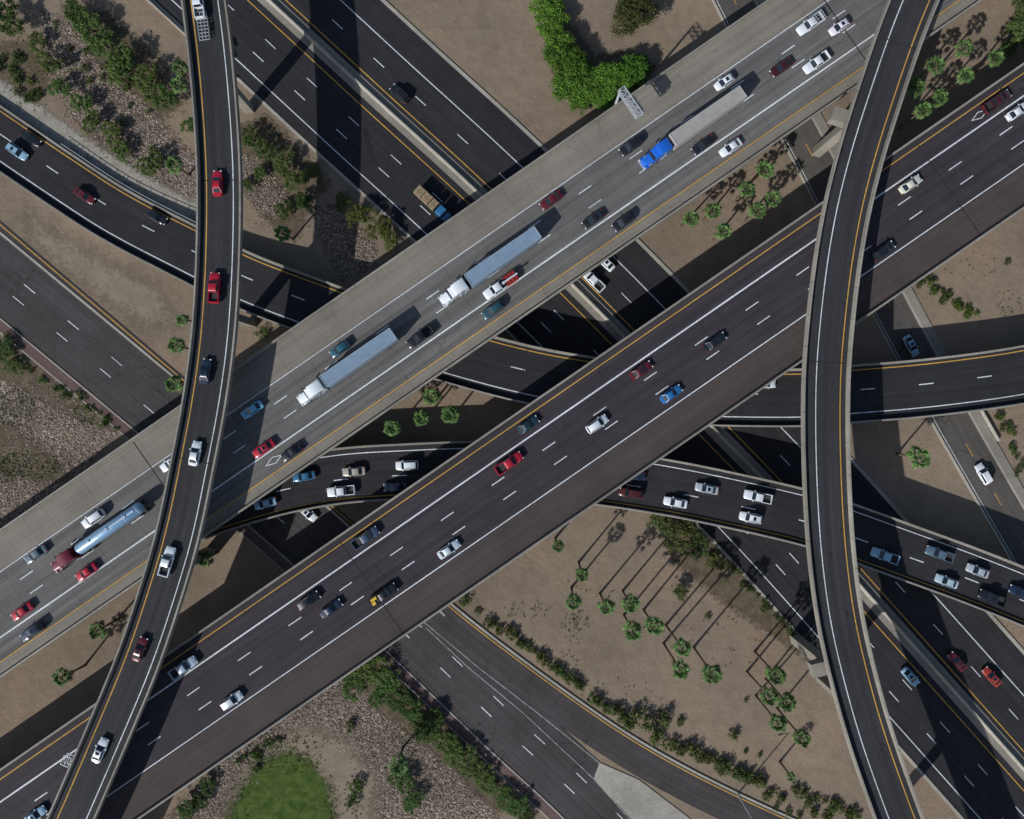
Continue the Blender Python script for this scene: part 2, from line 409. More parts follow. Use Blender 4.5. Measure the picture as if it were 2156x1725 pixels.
kerb('kerb', pM, 16.0, 16.7, .13, 'conc_pale'); kerb('kerb', pM, -17.0, -17.6, .13, 'conc_pale')
kerb('kerb', pF, 6.9, 7.4, .13, 'conc_pale', 0, pF.s_of(905,1330)); kerb('kerb', pF, -6.9, -7.2, .13, 'conc_pale')
kerb('brick_pavement', pF, -7.2, -9.2, .12, 'brick'); kerb('kerb', pF, -9.2, -9.45, .15, 'conc_pale')
kerb('kerb', pS, 3.3, 3.75, .13, 'conc_pale', pS.s_of(900,1285))
kerb('kerb', pX, 3.8, 4.2, .13, 'conc_pale'); kerb('kerb', pX, -3.8, -4.2, .13, 'conc_pale')
kerb('pavement', pX, 4.2, 6.0, .12, 'conc')
m = MB(); pM.strip(m, 1.3, -2.0, .006); tag(m.build('median_strip', 'conc'), kind='structure')
m = MB(); m.poly([P(x,y,ZM+.035) for x, y in [(1262,1606),(1345,1642),(1450,1722),(1520,1790),(1390,1790),(1250,1640)]][::-1])
tag(m.build('gore_paving', 'conc_pale'), kind='structure')
m = MB()
for pts in ([(890,1308),(1010,1408),(1130,1500),(1262,1606)], [(897,1322),(985,1405),(1100,1500),(1250,1640),(1330,1730)]):
    for a, b in zip(pts, pts[1:]):
        A = P(*a,ZM+.042); B = P(*b,ZM+.042); t = (B-A).normalized(); n = Vector((-t.y,t.x,0))*.1
        m.poly([A-n,B-n,B+n,A+n])
tag(m.build('gore_marking', 'worn_white'), kind='structure')

JB = [(-.3,0),(-.3,.15),(-.12,.4),(-.08,.85),(.08,.85),(.12,.4),(.3,.15),(.3,0)]
m = MB(); pM.sweep(m, [(a*1.3-.3, b) for a, b in JB])
tag(m.build('median_barrier', 'conc_pale'), 'long pale concrete barrier running down the middle of the diagonal ground level freeway', 'barrier')
m = MB(); pM.sweep(m, [(a-17.9, b-.08) for a, b in JB], pM.s_of(100,-200), pM.s_of(500,165))
tag(m.build('roadside_barrier', 'conc'), 'grey concrete barrier beside freeway at top left, ending near the left flyover', 'barrier')
m = MB(); pX.sweep(m, [(a*.9+6.4, b-.08) for a, b in JB], pX.s_of(2010,880), pX.s_of(2045,960))
tag(m.build('roadside_barrier', 'conc_pale'), 'short pale barrier beside narrow local road below the right hand ramp', 'barrier')

# ------------------------------------------------------------------ bridges
def prof(hw, d): return [(-hw,0),(-hw,-.35),(-hw+1.3,-.5),(-hw+2,-d),(hw-2,-d),(hw-1.3,-.5),(hw,-.35),(hw,0)]
def bridge(name, path, hw, depth, zones, whites, yellows, dashes, label, cat, piers, joints=(), pw=.42, ph=.9, solid_to=None, avoid=()):
    b0 = path.at(path.len/2); root = empty(name, (b0.x, b0.y, 0)); tag(root, label, cat)
    m = MB(); path.sweep(m, prof(hw, depth)); m.build('deck', 'conc', root)
    if solid_to:
        m = MB(); path.sweep(m, [(-hw+.02,-.3),(-hw+.02,-7),(hw-.02,-7),(hw-.02,-.3)], 0, solid_to); m.build('retaining_wall', 'conc', root)
    for mat, o1, o2 in zones:
        m = MB(); path.strip(m, o2, o1, .02); m.build('road_surface', mat, root)
    for sg in (-1, 1):
        m = MB(); a, b = sg*hw, sg*(hw-pw)
        path.sweep(m, [(a,-.3),(a+sg*.03,-.3),(a+sg*.03,ph),(b+sg*.12,ph),(b+sg*.08,.35),(b,.01),(a,.01)]); m.build('parapet', 'parapet', root)
    w = MB()
    for o, wd in whites: path.strip(w, o+wd/2, o-wd/2, .03)
    for o, ref in dashes: path.dash(w, o, .2, .03, ref)
    w.build('white_lane_marking', 'white', root)
    w = MB()
    for o in yellows: path.strip(w, o+.1, o-.1, .03)
    w.build('yellow_edge_marking', 'yellow', root)
    for j in joints:
        s = path.s_of(*j); w = MB(); path.strip(w, hw-.45, -hw+.45, .036, s-.1, s+.1); w.build('expansion_joint', 'tar', root)
    s = piers[0]
    while s < piers[1]:
        made = False
        for o in ([0] if hw < 7 else [-hw*.55, hw*.55]):
            q = path.at(s, o)
            bad = any(lo-1.5 < pp.dist(q) < hi+1.5 for pp, lo, hi in avoid)
            if bad or q.z-depth < 2.5: continue
            made = True; t = path.tan(s); ang = math.atan2(t.y, t.x); m = MB()
            m.box((q.x, q.y, (q.z-depth-1.0)/2), (1.5, 2.0, q.z-depth-1.0), ang); pr = m.build('pier', 'conc', root)
            m = MB(); m.box((q.x, q.y, q.z-depth-.51), (1.8, min(6.5, hw*1.2), .98), ang)
            mobj('pier_cap', m.me('pier_cap', 'conc', None, root.location), pr)
        s += piers[2] if made else 4
    return root
GA = [(pM,-17.5,16.7),(pF,-9.8,7.4),(pX,-4,6),(pS,-3.5,3.5)]
GAB = GA+[(pA,-6.2,6.2),(pB,-6,6)]
sG0, sG1 = pG.s_of(-200,1411), pG.s_of(2300,-314)
bG = bridge('highway_bridge', pG, 12.0, 1.5, [('shoulder_g',-11.6,-9.6),('lane_g',-9.6,5.5),('shoulder_g',5.5,11.6)],
    [(5.3,.16),(-5.4,.3)], [-9.4], [(1.8,(1232,400)),(-1.6,(1255,433))],
    'wide light grey concrete highway bridge carrying three semi trucks, upper of the two straight bridges', 'bridge', (sG0, sG1, 26), [(1775,48+10),(350,1031)], avoid=GAB)
sD0, sD1 = pD.s_of(-200,1910), pD.s_of(2300,185)
bD = bridge('highway_bridge', pD, 11.8, 1.5, [('lane_d',-5.0,11.4),('shoulder_d',-11.4,-5.0)],
    [(6.4,.3),(-4.7,.2)], [10.1], [(2.7,(1693,575)),(-.9,(1608,675))],
    'wide dark asphalt highway bridge, lower of the two straight bridges, with brownish right shoulder', 'bridge', (sD0, sD1, 26), [(1995,395),(780,1234)], avoid=GAB)
AV = GAB+[(pG,-12.5,12.5),(pD,-12.5,12.5)]
bL = bridge('flyover_bridge', pL, 4.15, 1.25, [('fly',-3.75,3.75)], [(2.45,.18)], [-2.6], [], 'narrow curved dark flyover on the left side carrying a red pickup truck', 'bridge', (300, pL.len-300, 34), [(464,380),(410,970)], avoid=AV)
bR = bridge('flyover_bridge', pR, 4.35, 1.25, [('fly',-3.95,3.95)], [(-1.7,.18)], [2.9], [], 'narrow curved dark flyover on the right side, empty of traffic', 'bridge', (300, pR.len-300, 34), [(1738,763),(1887,90)], avoid=AV)
bA = bridge('ramp_bridge', pA, 6.0, 1.2, [('ground_road',-5.6,5.6)], [(-4.0,.2)], [4.9], [(.8,(112,355))], 'two lane ramp entering from upper left and passing below both bridges to right edge', 'ramp', (330, pA.len-330, 17), [(1100,787)], solid_to=pA.s_of(590,622), avoid=GA)
bB = bridge('ramp_bridge', pB, 5.8, 1.2, [('ground_road',-5.4,5.4)], [(4.3,.18)], [-4.8], [(-.8,(1455,1045))], 'busy two lane ramp curving beneath the dark bridge toward lower right', 'ramp', (330, pB.len-330, 17), [], avoid=GA)
for (px, py, off, ln) in ((1745,1413,-4.3,4.6), (1800,243,-3.9,5.6)):
    s = pR.s_of(px, py); q = pR.at(s, off); t = pR.tan(s); a = math.atan2(t.y, t.x); z = ZF-1.26
    m = MB(); m.box((q.x, q.y, z-1.0), (2.6, ln, 2.0), a); cp = m.build('straddle_cap', 'conc', bR)
    q2 = pR.at(s, off+ln/2-1.2); m = MB(); m.box((q2.x, q2.y, (z-2)/2), (2.0, 1.8, z-2), a); m.build('pier', 'conc', bR)
def diamond(path, px, py, off, root):
    s = path.s_of(px, py); m = MB(); k = [(-2.1,0),(0,.75),(2.1,0),(0,-.75)]
    for i in range(4):
        a = k[i]; b = k[(i+1) % 4]; q = .78
        m.poly([path.at(s+a[0],off+a[1],.032), path.at(s+b[0],off+b[1],.032), path.at(s+b[0]*q,off+b[1]*q,.032), path.at(s+a[0]*q,off+a[1]*q,.032)])
    m.build('diamond_marking', 'white', root)
diamond(pG, 577, 970, -7.3, bG); diamond(pD, 2064, 245, 8.2, bD)
root = empty('rail_fence', pA.at(pA.s_of(90,350), 6.9)*1.0); tag(root, 'low metal rail fence along the upper edge of the upper left ramp', 'fence')
s0, s1 = pA.s_of(100,360), pA.s_of(412,540); x = s0
while x < s1:
    m = MB(); a = pA.at(x, 6.5); m.box((a.x, a.y, a.z+.3), (.12,.12,1.6)); m.build('post', 'steel', root); x += 3
m = MB()
for dz in (.5, 1.0): pA.sweep(m, [(6.45,dz),(6.45,dz+.08),(6.55,dz+.08),(6.55,dz)], s0, s1)
m.build('rail', 'steel', root)

# ------------------------------------------------------------------ gantries, pole
def gantry(path, px, py, off, hgt, arm, label, panel=True, sgn=-1, th=1.0, w=.65):
    s = path.s_of(px, py); b = path.at(s, off); t = path.tan(s); n = Vector((-t.y,t.x,0))*sgn; z0 = b.z
    root = empty('sign_gantry', b); tag(root, label, 'sign gantry')
    m = MB(); m.tube([b, b+Vector((0,0,hgt))], [.28*th,.22*th], 10); m.build('post', 'steel', root, 40)
    T = Vector((0,0,hgt)); m = MB()
    for dt in (-w, w):
        for dz in (-.45, .45): m.bar(b+T+t*dt+Vector((0,0,dz)), b+T+t*dt+n*arm+Vector((0,0,dz)), .16*th)
    k = max(2, int(arm/1.1))
    for i in range(k+1):
        f = arm*i/k; g = arm*min(i+1, k)/k
        for dz in (-.45, .45):
            m.bar(b+T-t*w+n*f+Vector((0,0,dz)), b+T+t*w+n*f+Vector((0,0,dz)), .1*th)
            if th >= 1: m.bar(b+T-t*w+n*f+Vector((0,0,dz)), b+T+t*w+n*g+Vector((0,0,dz)), .09)
        for dt in (-w, w): m.bar(b+T+t*dt+n*f+Vector((0,0,-.45)), b+T+t*dt+n*g+Vector((0,0,.45)), .09*th)
    m.build('truss', 'steel', root)
    if panel:
        m = MB(); c = b+T+t*(w+.35)+n*(arm*.65); m.obox(c-Vector((0,0,.3)), t*.06, n*(arm*.28), Vector((0,0,.95))); m.build('sign_panel', 'signback', root)
        m = MB()
        for y in (.25,.55,.85): m.bar(c+t*y-n*(arm*.3)-Vector((0,0,1.3)), c+t*y+n*(arm*.3)-Vector((0,0,1.3)), .06)
        m.build('walkway', 'steel', root)
    return root
gantry(pG, 1371, 327, 12.3, 6.3, 6.2, 'pale steel cantilever sign gantry on upper edge of the light grey bridge')
gantry(pL, 195, 1618, -4.3, .6, 1.5, 'small grey lattice frame on left edge of left flyover near bottom', False, th=.6, w=.9)
b = P(1553,1672,0); root = empty('light_pole', b); tag(root, 'tall pale light pole with long shadow on dirt near bottom edge', 'light pole')
m = MB(); m.tube([b, b+Vector((0,0,11))], [.2,.11], 8); m.build('pole', 'steel', root, 40)
m = MB(); m.bar(b+Vector((0,0,10.9)), b+Vector((-1.8,-.6,11.3)), .1); m.build('arm', 'steel', root)
m = MB(); m.box(b+Vector((-2.1,-.7,11.3)), (.8,.35,.18), .3); m.build('lamp_head', 'steel', root)

# ------------------------------------------------------------------ vehicles
def loft(secs, name, mat, smooth=50, extra=None):
    mb = MB(); n = len(secs[0]); V = [p for s in secs for p in s]; Fc = []
    for k in range(len(secs)-1):
        for j in range(n): a = k*n+j; b = k*n+(j+1) % n; Fc.append((a, b, b+n, a+n))
    Fc.append(tuple(range(n))[::-1]); Fc.append(tuple(range(len(V)-n, len(V))))
    mb.mesh(V, Fc)
    if extra: extra(mb)
    bm = bmesh.new()
    vs = [bm.verts.new(v) for v in mb.v]
    for f in mb.f:
        try: bm.faces.new([vs[i] for i in f])
        except ValueError: pass
    bmesh.ops.recalc_face_normals(bm, faces=bm.faces)
    me = bpy.data.meshes.new(name); bm.to_mesh(me); bm.free(); me.materials.append(M[mat])
    me.polygons.foreach_set('use_smooth', [True]*len(me.polygons)); me.set_sharp_from_angle(angle=math.radians(smooth)); return me
def sec(x, hw, zb, zt, r=.16):
    h = [(hw*.9, zb), (hw, zb+.12), (hw*1.0, (zb+zt)/2+.05), (hw*.97, zt-.10), (hw-r, zt-.015), (hw*.45, zt+.02)]
    return [(x, y, z) for y, z in h]+[(x, -y, z) for y, z in h[::-1]]
def frust(mb, x0, x1, hb, zb, u0, u1, ht, zt):
    r = .09
    rings = [[(x0,-hb,zb),(x1,-hb*.96,zb),(x1,hb*.96,zb),(x0,hb,zb)],
             [(u0-.03,-ht,zt-.07),(u1+.05,-ht,zt-.07),(u1+.05,ht,zt-.07),(u0-.03,ht,zt-.07)],
             [(u0+r,-ht+r,zt),(u1-r,-ht+r,zt),(u1-r,ht-r,zt),(u0+r,ht-r,zt)]]
    V = [p for g in rings for p in g]; Fc = []
    for k in range(2):
        for j in range(4): a = k*4+j; b = k*4+(j+1) % 4; Fc.append((a, b, b+4, a+4))
    Fc.append((8,9,10,11)); mb.mesh(V, Fc)
def winq(a, b, c, d, m1=.06, m2=.08, m3=.05):
    a, b, c, d = map(Vector, (a, b, c, d))
    q = lambda u, v: (a*(1-u)+b*u)*(1-v)+(d*(1-u)+c*u)*v
    n = (b-a).cross(d-a).normalized()*.018
    return [q(m1,m2)+n, q(1-m1,m2)+n, q(1-m1,1-m3)+n, q(m1,1-m3)+n]
def quads(qs, name, mat):
    m = MB()
    for q in qs: m.poly(q)
    return m.me(name, mat)
tyre = {}
def wheel_mesh(r, w):
    k = (r, w)
    if k not in tyre:
        m = MB(); m.tube([(0,-w/2,0),(0,-w/2+.03,0),(0,w/2-.03,0),(0,w/2,0)], [r*.88,r,r,r*.88], 16)
        a = m.me('wheel', 'rubber', 40)
        m = MB(); m.tube([(0,-w/2-.015,0),(0,w/2+.015,0)], [r*.6,r*.6], 12); b = m.me('rim', 'rim', 40); tyre[k] = (a, b)
    return tyre[k]
def kit(kind):
    parts = []
    if kind == 'pickup':
        L, W = 5.8, 2.0; hw = 1.0; zb, belt, zt = .42, 1.12, 1.86; cb = (-.95, 1.25, -.78, .62)
    elif kind == 'suv':
        L, W = 4.85, 1.95; hw = .97; zb, belt, zt = .36, 1.05, 1.72; cb = (-2.2, 1.15, -1.9, .45)
    elif kind == 'hatchback':
        L, W = 4.3, 1.8; hw = .9; zb, belt, zt = .3, .95, 1.5; cb = (-1.95, 1.1, -1.45, .3)
    else:
        L, W = 4.75, 1.85; hw = .925; zb, belt, zt = .28, .93, 1.44; cb = (-1.8, 1.05, -1.05, .2)
    h = L/2; x0, x1, u0, u1 = cb
    if kind == 'pickup':
        st = [sec(-1.02,hw*.98,zb,belt+.02), sec(0,hw,zb,belt+.03), sec(1.2,hw*.99,zb,belt), sec(1.9,hw*.97,zb,belt-.03), sec(h-.35,hw*.93,zb,belt-.12), sec(h-.08,hw*.85,zb+.05,belt-.25), sec(h,hw*.74,zb+.15,belt-.4,.1)]
        def ex(mb):
            frust(mb, x0, x1, hw*.93, belt-.02, u0, u1, hw*.74, zt)
            for sg in (-1, 1): mb.box((-1.95, sg*(hw-.09), .82), (1.9,.14,.72))
            mb.box((-h+.08, 0, .82), (.13, 2*hw-.1, .72)); mb.box((-h-.02,0,.5), (.16,1.8,.16))
    else:
        st = [sec(-h,hw*.76,zb+.15,belt-.22,.12), sec(-h+.1,hw*.88,zb+.05,belt-.06), sec(-h+.4,hw*.95,zb,belt), sec(-h*.45,hw,zb,belt+.02), sec(0,hw,zb,belt+.02),
              sec(x1-.05,hw*.99,zb,belt), sec(h*.7,hw*.95,zb,belt-.10), sec(h-.25,hw*.87,zb,belt-.2), sec(h-.06,hw*.76,zb+.05,belt-.32), sec(h,hw*.62,zb+.12,belt-.42,.1)]
        def ex(mb): frust(mb, x0, x1, hw*.9, belt-.03, u0, u1, hw*.70, zt)
    parts.append(('body', loft(st, 'body', 'paint', 35, ex), (0,0,0), True, None))
    hb, ht = hw*(.93 if kind == 'pickup' else .9), hw*(.74 if kind == 'pickup' else .70); zt2 = zt-.07; zl = belt-.0
    fr = [(x1,-hb*.96,zl),(x1,hb*.96,zl),(u1+.05,ht,zt2),(u1+.05,-ht,zt2)]
    parts.append(('windscreen', quads([winq(*fr, .04,.03,.02)], 'windscreen', 'glass'), (0,0,0), False, None))
    rr = [(x0,hb,zl),(x0,-hb,zl),(u0-.03,-ht,zt2),(u0-.03,ht,zt2)]
    parts.append(('rear_window', quads([winq(*rr, .07,.08,.03)], 'rear_window', 'glass'), (0,0,0), False, None))
    for sg in (-1, 1):
        A = ((x0,sg*hb,zl),(x1,sg*hb*.96,zl),(u1+.05,sg*ht,zt2),(u0-.03,sg*ht,zt2))
        if sg == 1: A = (A[1],A[0],A[3],A[2])
        parts.append(('side_window', quads([winq(*A, .09,.12,.1)], 'side_window', 'glass'), (0,0,0), False, None))
    wr = .40 if kind in ('pickup',) else .36 if kind == 'suv' else .33; wx = h*.62
    for sx in (-1, 1):
        for sy in (-1, 1):
            a, b = wheel_mesh(wr, .24); parts.append(('wheel', a, (sx*wx+(.05 if sx > 0 else .1), sy*(hw-.11), wr), False, ('rim', b)))
    for sy in (-1, 1):
        m = MB(); m.box((0,0,0), (.22,.34,.13), -sy*.35); parts.append(('headlight', m.me('headlight','lamp'), (h-.16, sy*hw*.66, belt-.30), False, None))
        m = MB(); m.box((0,0,0), (.10,.26,.16), sy*.2); parts.append(('tail_light', m.me('tail_light','tail'), (-h+.02, sy*hw*.72, belt-.16), False, None))
        m = MB(); m.box((0,0,0), (.16,.22,.13)); parts.append(('wing_mirror', m.me('wing_mirror','paint'), (x1-.35, sy*(hw+.07), belt+.06), True, None))
    if kind == 'pickup':
        m = MB(); m.box((-1.96,0,.62), (1.84,1.68,.06)); parts.append(('cargo_bed', m.me('cargo_bed','liner'), (0,0,0), False, None))
    else:
        m = MB()
        for sy in (-1,1): m.bar((u0+.15,sy*ht*.9,zt+.03),(u1-.15,sy*ht*.9,zt+.03),.035)
        if kind == 'suv':
            parts.append(('roof_rail', m.me('roof_rail','chassis'), (0,0,0), False, None))
        m = MB(); m.box(((u0+u1)/2+.12,0,zt+.006),(.62,ht*1.15,.014)); parts.append(('sunroof', m.me('sunroof','glass'), (0,0,0), False, None))
    return parts
KITS = {k: kit(k) for k in ('sedan','suv','hatchback','pickup')}
def tractor_parts(fx):
    p = []
    st = [sec(fx,.62,.7,1.5,.14), sec(fx-.25,.74,.6,1.85,.18), sec(fx-1.0,.80,.6,2.05,.18), sec(fx-2.0,.98,.6,2.25,.2)]
    def ex(mb):
        for sy in (-1, 1):
            mb.box((fx-1.15,sy*.98,.98),(1.45,.36,.3)); mb.box((fx-.3,sy*.92,.8),(.5,.4,.5))
        frust(mb, fx-4.0, fx-1.85, 1.16, 1.0, fx-4.0, fx-2.35, 1.05, 3.0)
        frust(mb, fx-5.9, fx-3.7, 1.24, 1.0, fx-5.85, fx-3.2, 1.12, 3.75)
    p.append(('cab_body', loft(st,'cab_body','paint',35,ex), (0,0,0), True, None))
    A = [(fx-1.85,-1.1,2.1),(fx-1.85,1.1,2.1),(fx-2.3,1.02,2.92),(fx-2.3,-1.02,2.92)]
    p.append(('windscreen', quads([winq(*A,.04,.05,.03)],'windscreen','glass'), (.05,0,0), False, None))
    m = MB(); m.box((fx-6,0,.85),(8.6,.9,.3)); p.append(('chassis_frame', m.me('chassis_frame','chassis'), (0,0,0), False, None))
    m = MB(); m.box((fx+.08,0,.65),(.25,2.3,.45)); p.append(('bumper', m.me('bumper','chrome'), (0,0,0), False, None))
    for sy in (-1,1):
        m = MB(); m.tube([(fx-5.2,sy*1.05,.8),(fx-3.6,sy*1.05,.8)],[.33,.33],12); p.append(('fuel_tank', m.me('fuel_tank','chrome',40),(0,0,0),False,None))
        m = MB(); m.tube([(fx-4.05,sy*1.32,1.1),(fx-4.05,sy*1.32,4.0)],[.09,.09],8); p.append(('exhaust_stack', m.me('exhaust_stack','chrome',40),(0,0,0),False,None))
        m = MB(); m.box((fx-2.2,sy*1.42,2.3),(.12,.3,.7)); p.append(('wing_mirror', m.me('wing_mirror','chassis'),(0,0,0),False,None))
        m = MB(); m.box((fx-.02,sy*.92,1.12),(.2,.3,.2)); p.append(('headlight', m.me('headlight','lamp'),(0,0,0),False,None))
        m = MB(); m.tube([(fx-1.6,sy*1.0,1.35),(fx-1.0,sy*1.0,1.35)],[.16,.16],10); p.append(('air_cleaner', m.me('air_cleaner','chrome',40),(0,0,0),False,None))
        a, b = wheel_mesh(.5,.3); p.append(('wheel', a, (fx-1.2,sy*1.05,.5), False, ('rim', b)))
        a, b = wheel_mesh(.5,.6)
        for dx in (7.1, 8.4): p.append(('wheel', a, (fx-dx,sy*.92,.5), False, ('rim', b)))
    return p
def trailer_mesh(x0, x1):
    def ex(mb):
        mb.box(((x0+x1)/2,0,1.02),(x1-x0-.4,1.2,.14))
    hw = 1.3; S = []
    for x, k in ((x0,1),(x0+.05,1),(x1-.1,1),(x1,.97)):
        h = [(hw*k,1.1),(hw*k,3.98),(hw*k-.08,4.06),(0,4.08)]
        S.append([(x,y,z) for y,z in h]+[(x,-y,z) for y,z in h[::-1] if y])
    return loft(S,'trailer','trailer',30,ex)
TR = tractor_parts(11.3); TRL = trailer_mesh(-11.6, 4.75)
def rail_mesh():
    m = MB()
    for sy in (-1,1): m.bar((-11.55,sy*1.27,4.1),(4.7,sy*1.27,4.1),.07)
    m.bar((-11.55,-1.27,4.1),(-11.55,1.27,4.1),.09); m.bar((4.7,-1.27,4.1),(4.7,1.27,4.1),.09); return m.me('top_rail','steel')
RAIL = rail_mesh()
m = MB()
m.tube([(-10.5,0,2.2),(-10.3,0,2.2),(-9.9,0,2.2),(4.3,0,2.25),(4.7,0,2.25),(4.9,0,2.25)],[.5,.9,1.15,1.15,.9,.5],24)
TANK = m.me('tank','tankskin',35)
m = MB()
for x in (-9.6,-6.6,-3.6,-.6,2.4,4.0): m.tube([(x-.05,0,2.23),(x+.05,0,2.23)],[1.18,1.18],24)
HOOP = m.me('tank_hoop','tankband',35)
m = MB(); m.box((-2.8,0,3.41),(12.5,.36,.05))
for x in (-7,-2.8,1.4): m.tube([(x,0,3.35),(x,0,3.6)],[.3,.26],12)
WALK = m.me('walkway','tankband'); m = MB(); m.box((-3,0,1.05),(14,1.0,.16)); TFR = m.me('tank_frame','chassis')
def attach(parts, root, col):
    out = {}
    for name, me, loc, painted, sub in parts:
        o = mobj(name, me, root, loc, color=col if painted else None); out[name] = o
        if sub: mobj(sub[0], sub[1], o)
    return out
def spot(path, px, py, d, hz=.7):
    b = min(range(len(path.px)), key=lambda i: (path.px[i][0]-px)**2+(path.px[i][1]-py)**2)
    z = path.p[b].z; q = P(px, py, z+hz); q.z = z+.035; t = path.t[b]
    return q, math.atan2(t.y*d, t.x*d)
WH=(.74,.80,.85); SI=(.40,.46,.52); RD=(.42,.008,.03); DR=(.11,.007,.014); BK=(.010,.012,.016); BL=(.02,.16,.42); TE=(.02,.10,.15); LB=(.27,.46,.62); NV=(.012,.028,.065); GY=(.12,.17,.21); TN=(.4,.38,.34); OR=(.35,.04,.02)
PT = {'G':(pG,-1),'D':(pD,1),'L':(pL,-1),'A':(pA,1),'B':(pB,-1),'M':(pM,1),'N':(pM,-1),'F':(pF,1),'X':(pX,1),'Y':(pX,-1)}
GR = {'G':'vehicles on the light grey bridge','D':'vehicles on the dark bridge','L':'vehicles on the left flyover','A':'vehicles on the upper left ramp','B':'vehicles on the busy ramp','M':'vehicles on the ground level freeway','N':'vehicles on the ground level freeway','F':'vehicles on the local roads','X':'vehicles on the local roads','Y':'vehicles on the local roads'}
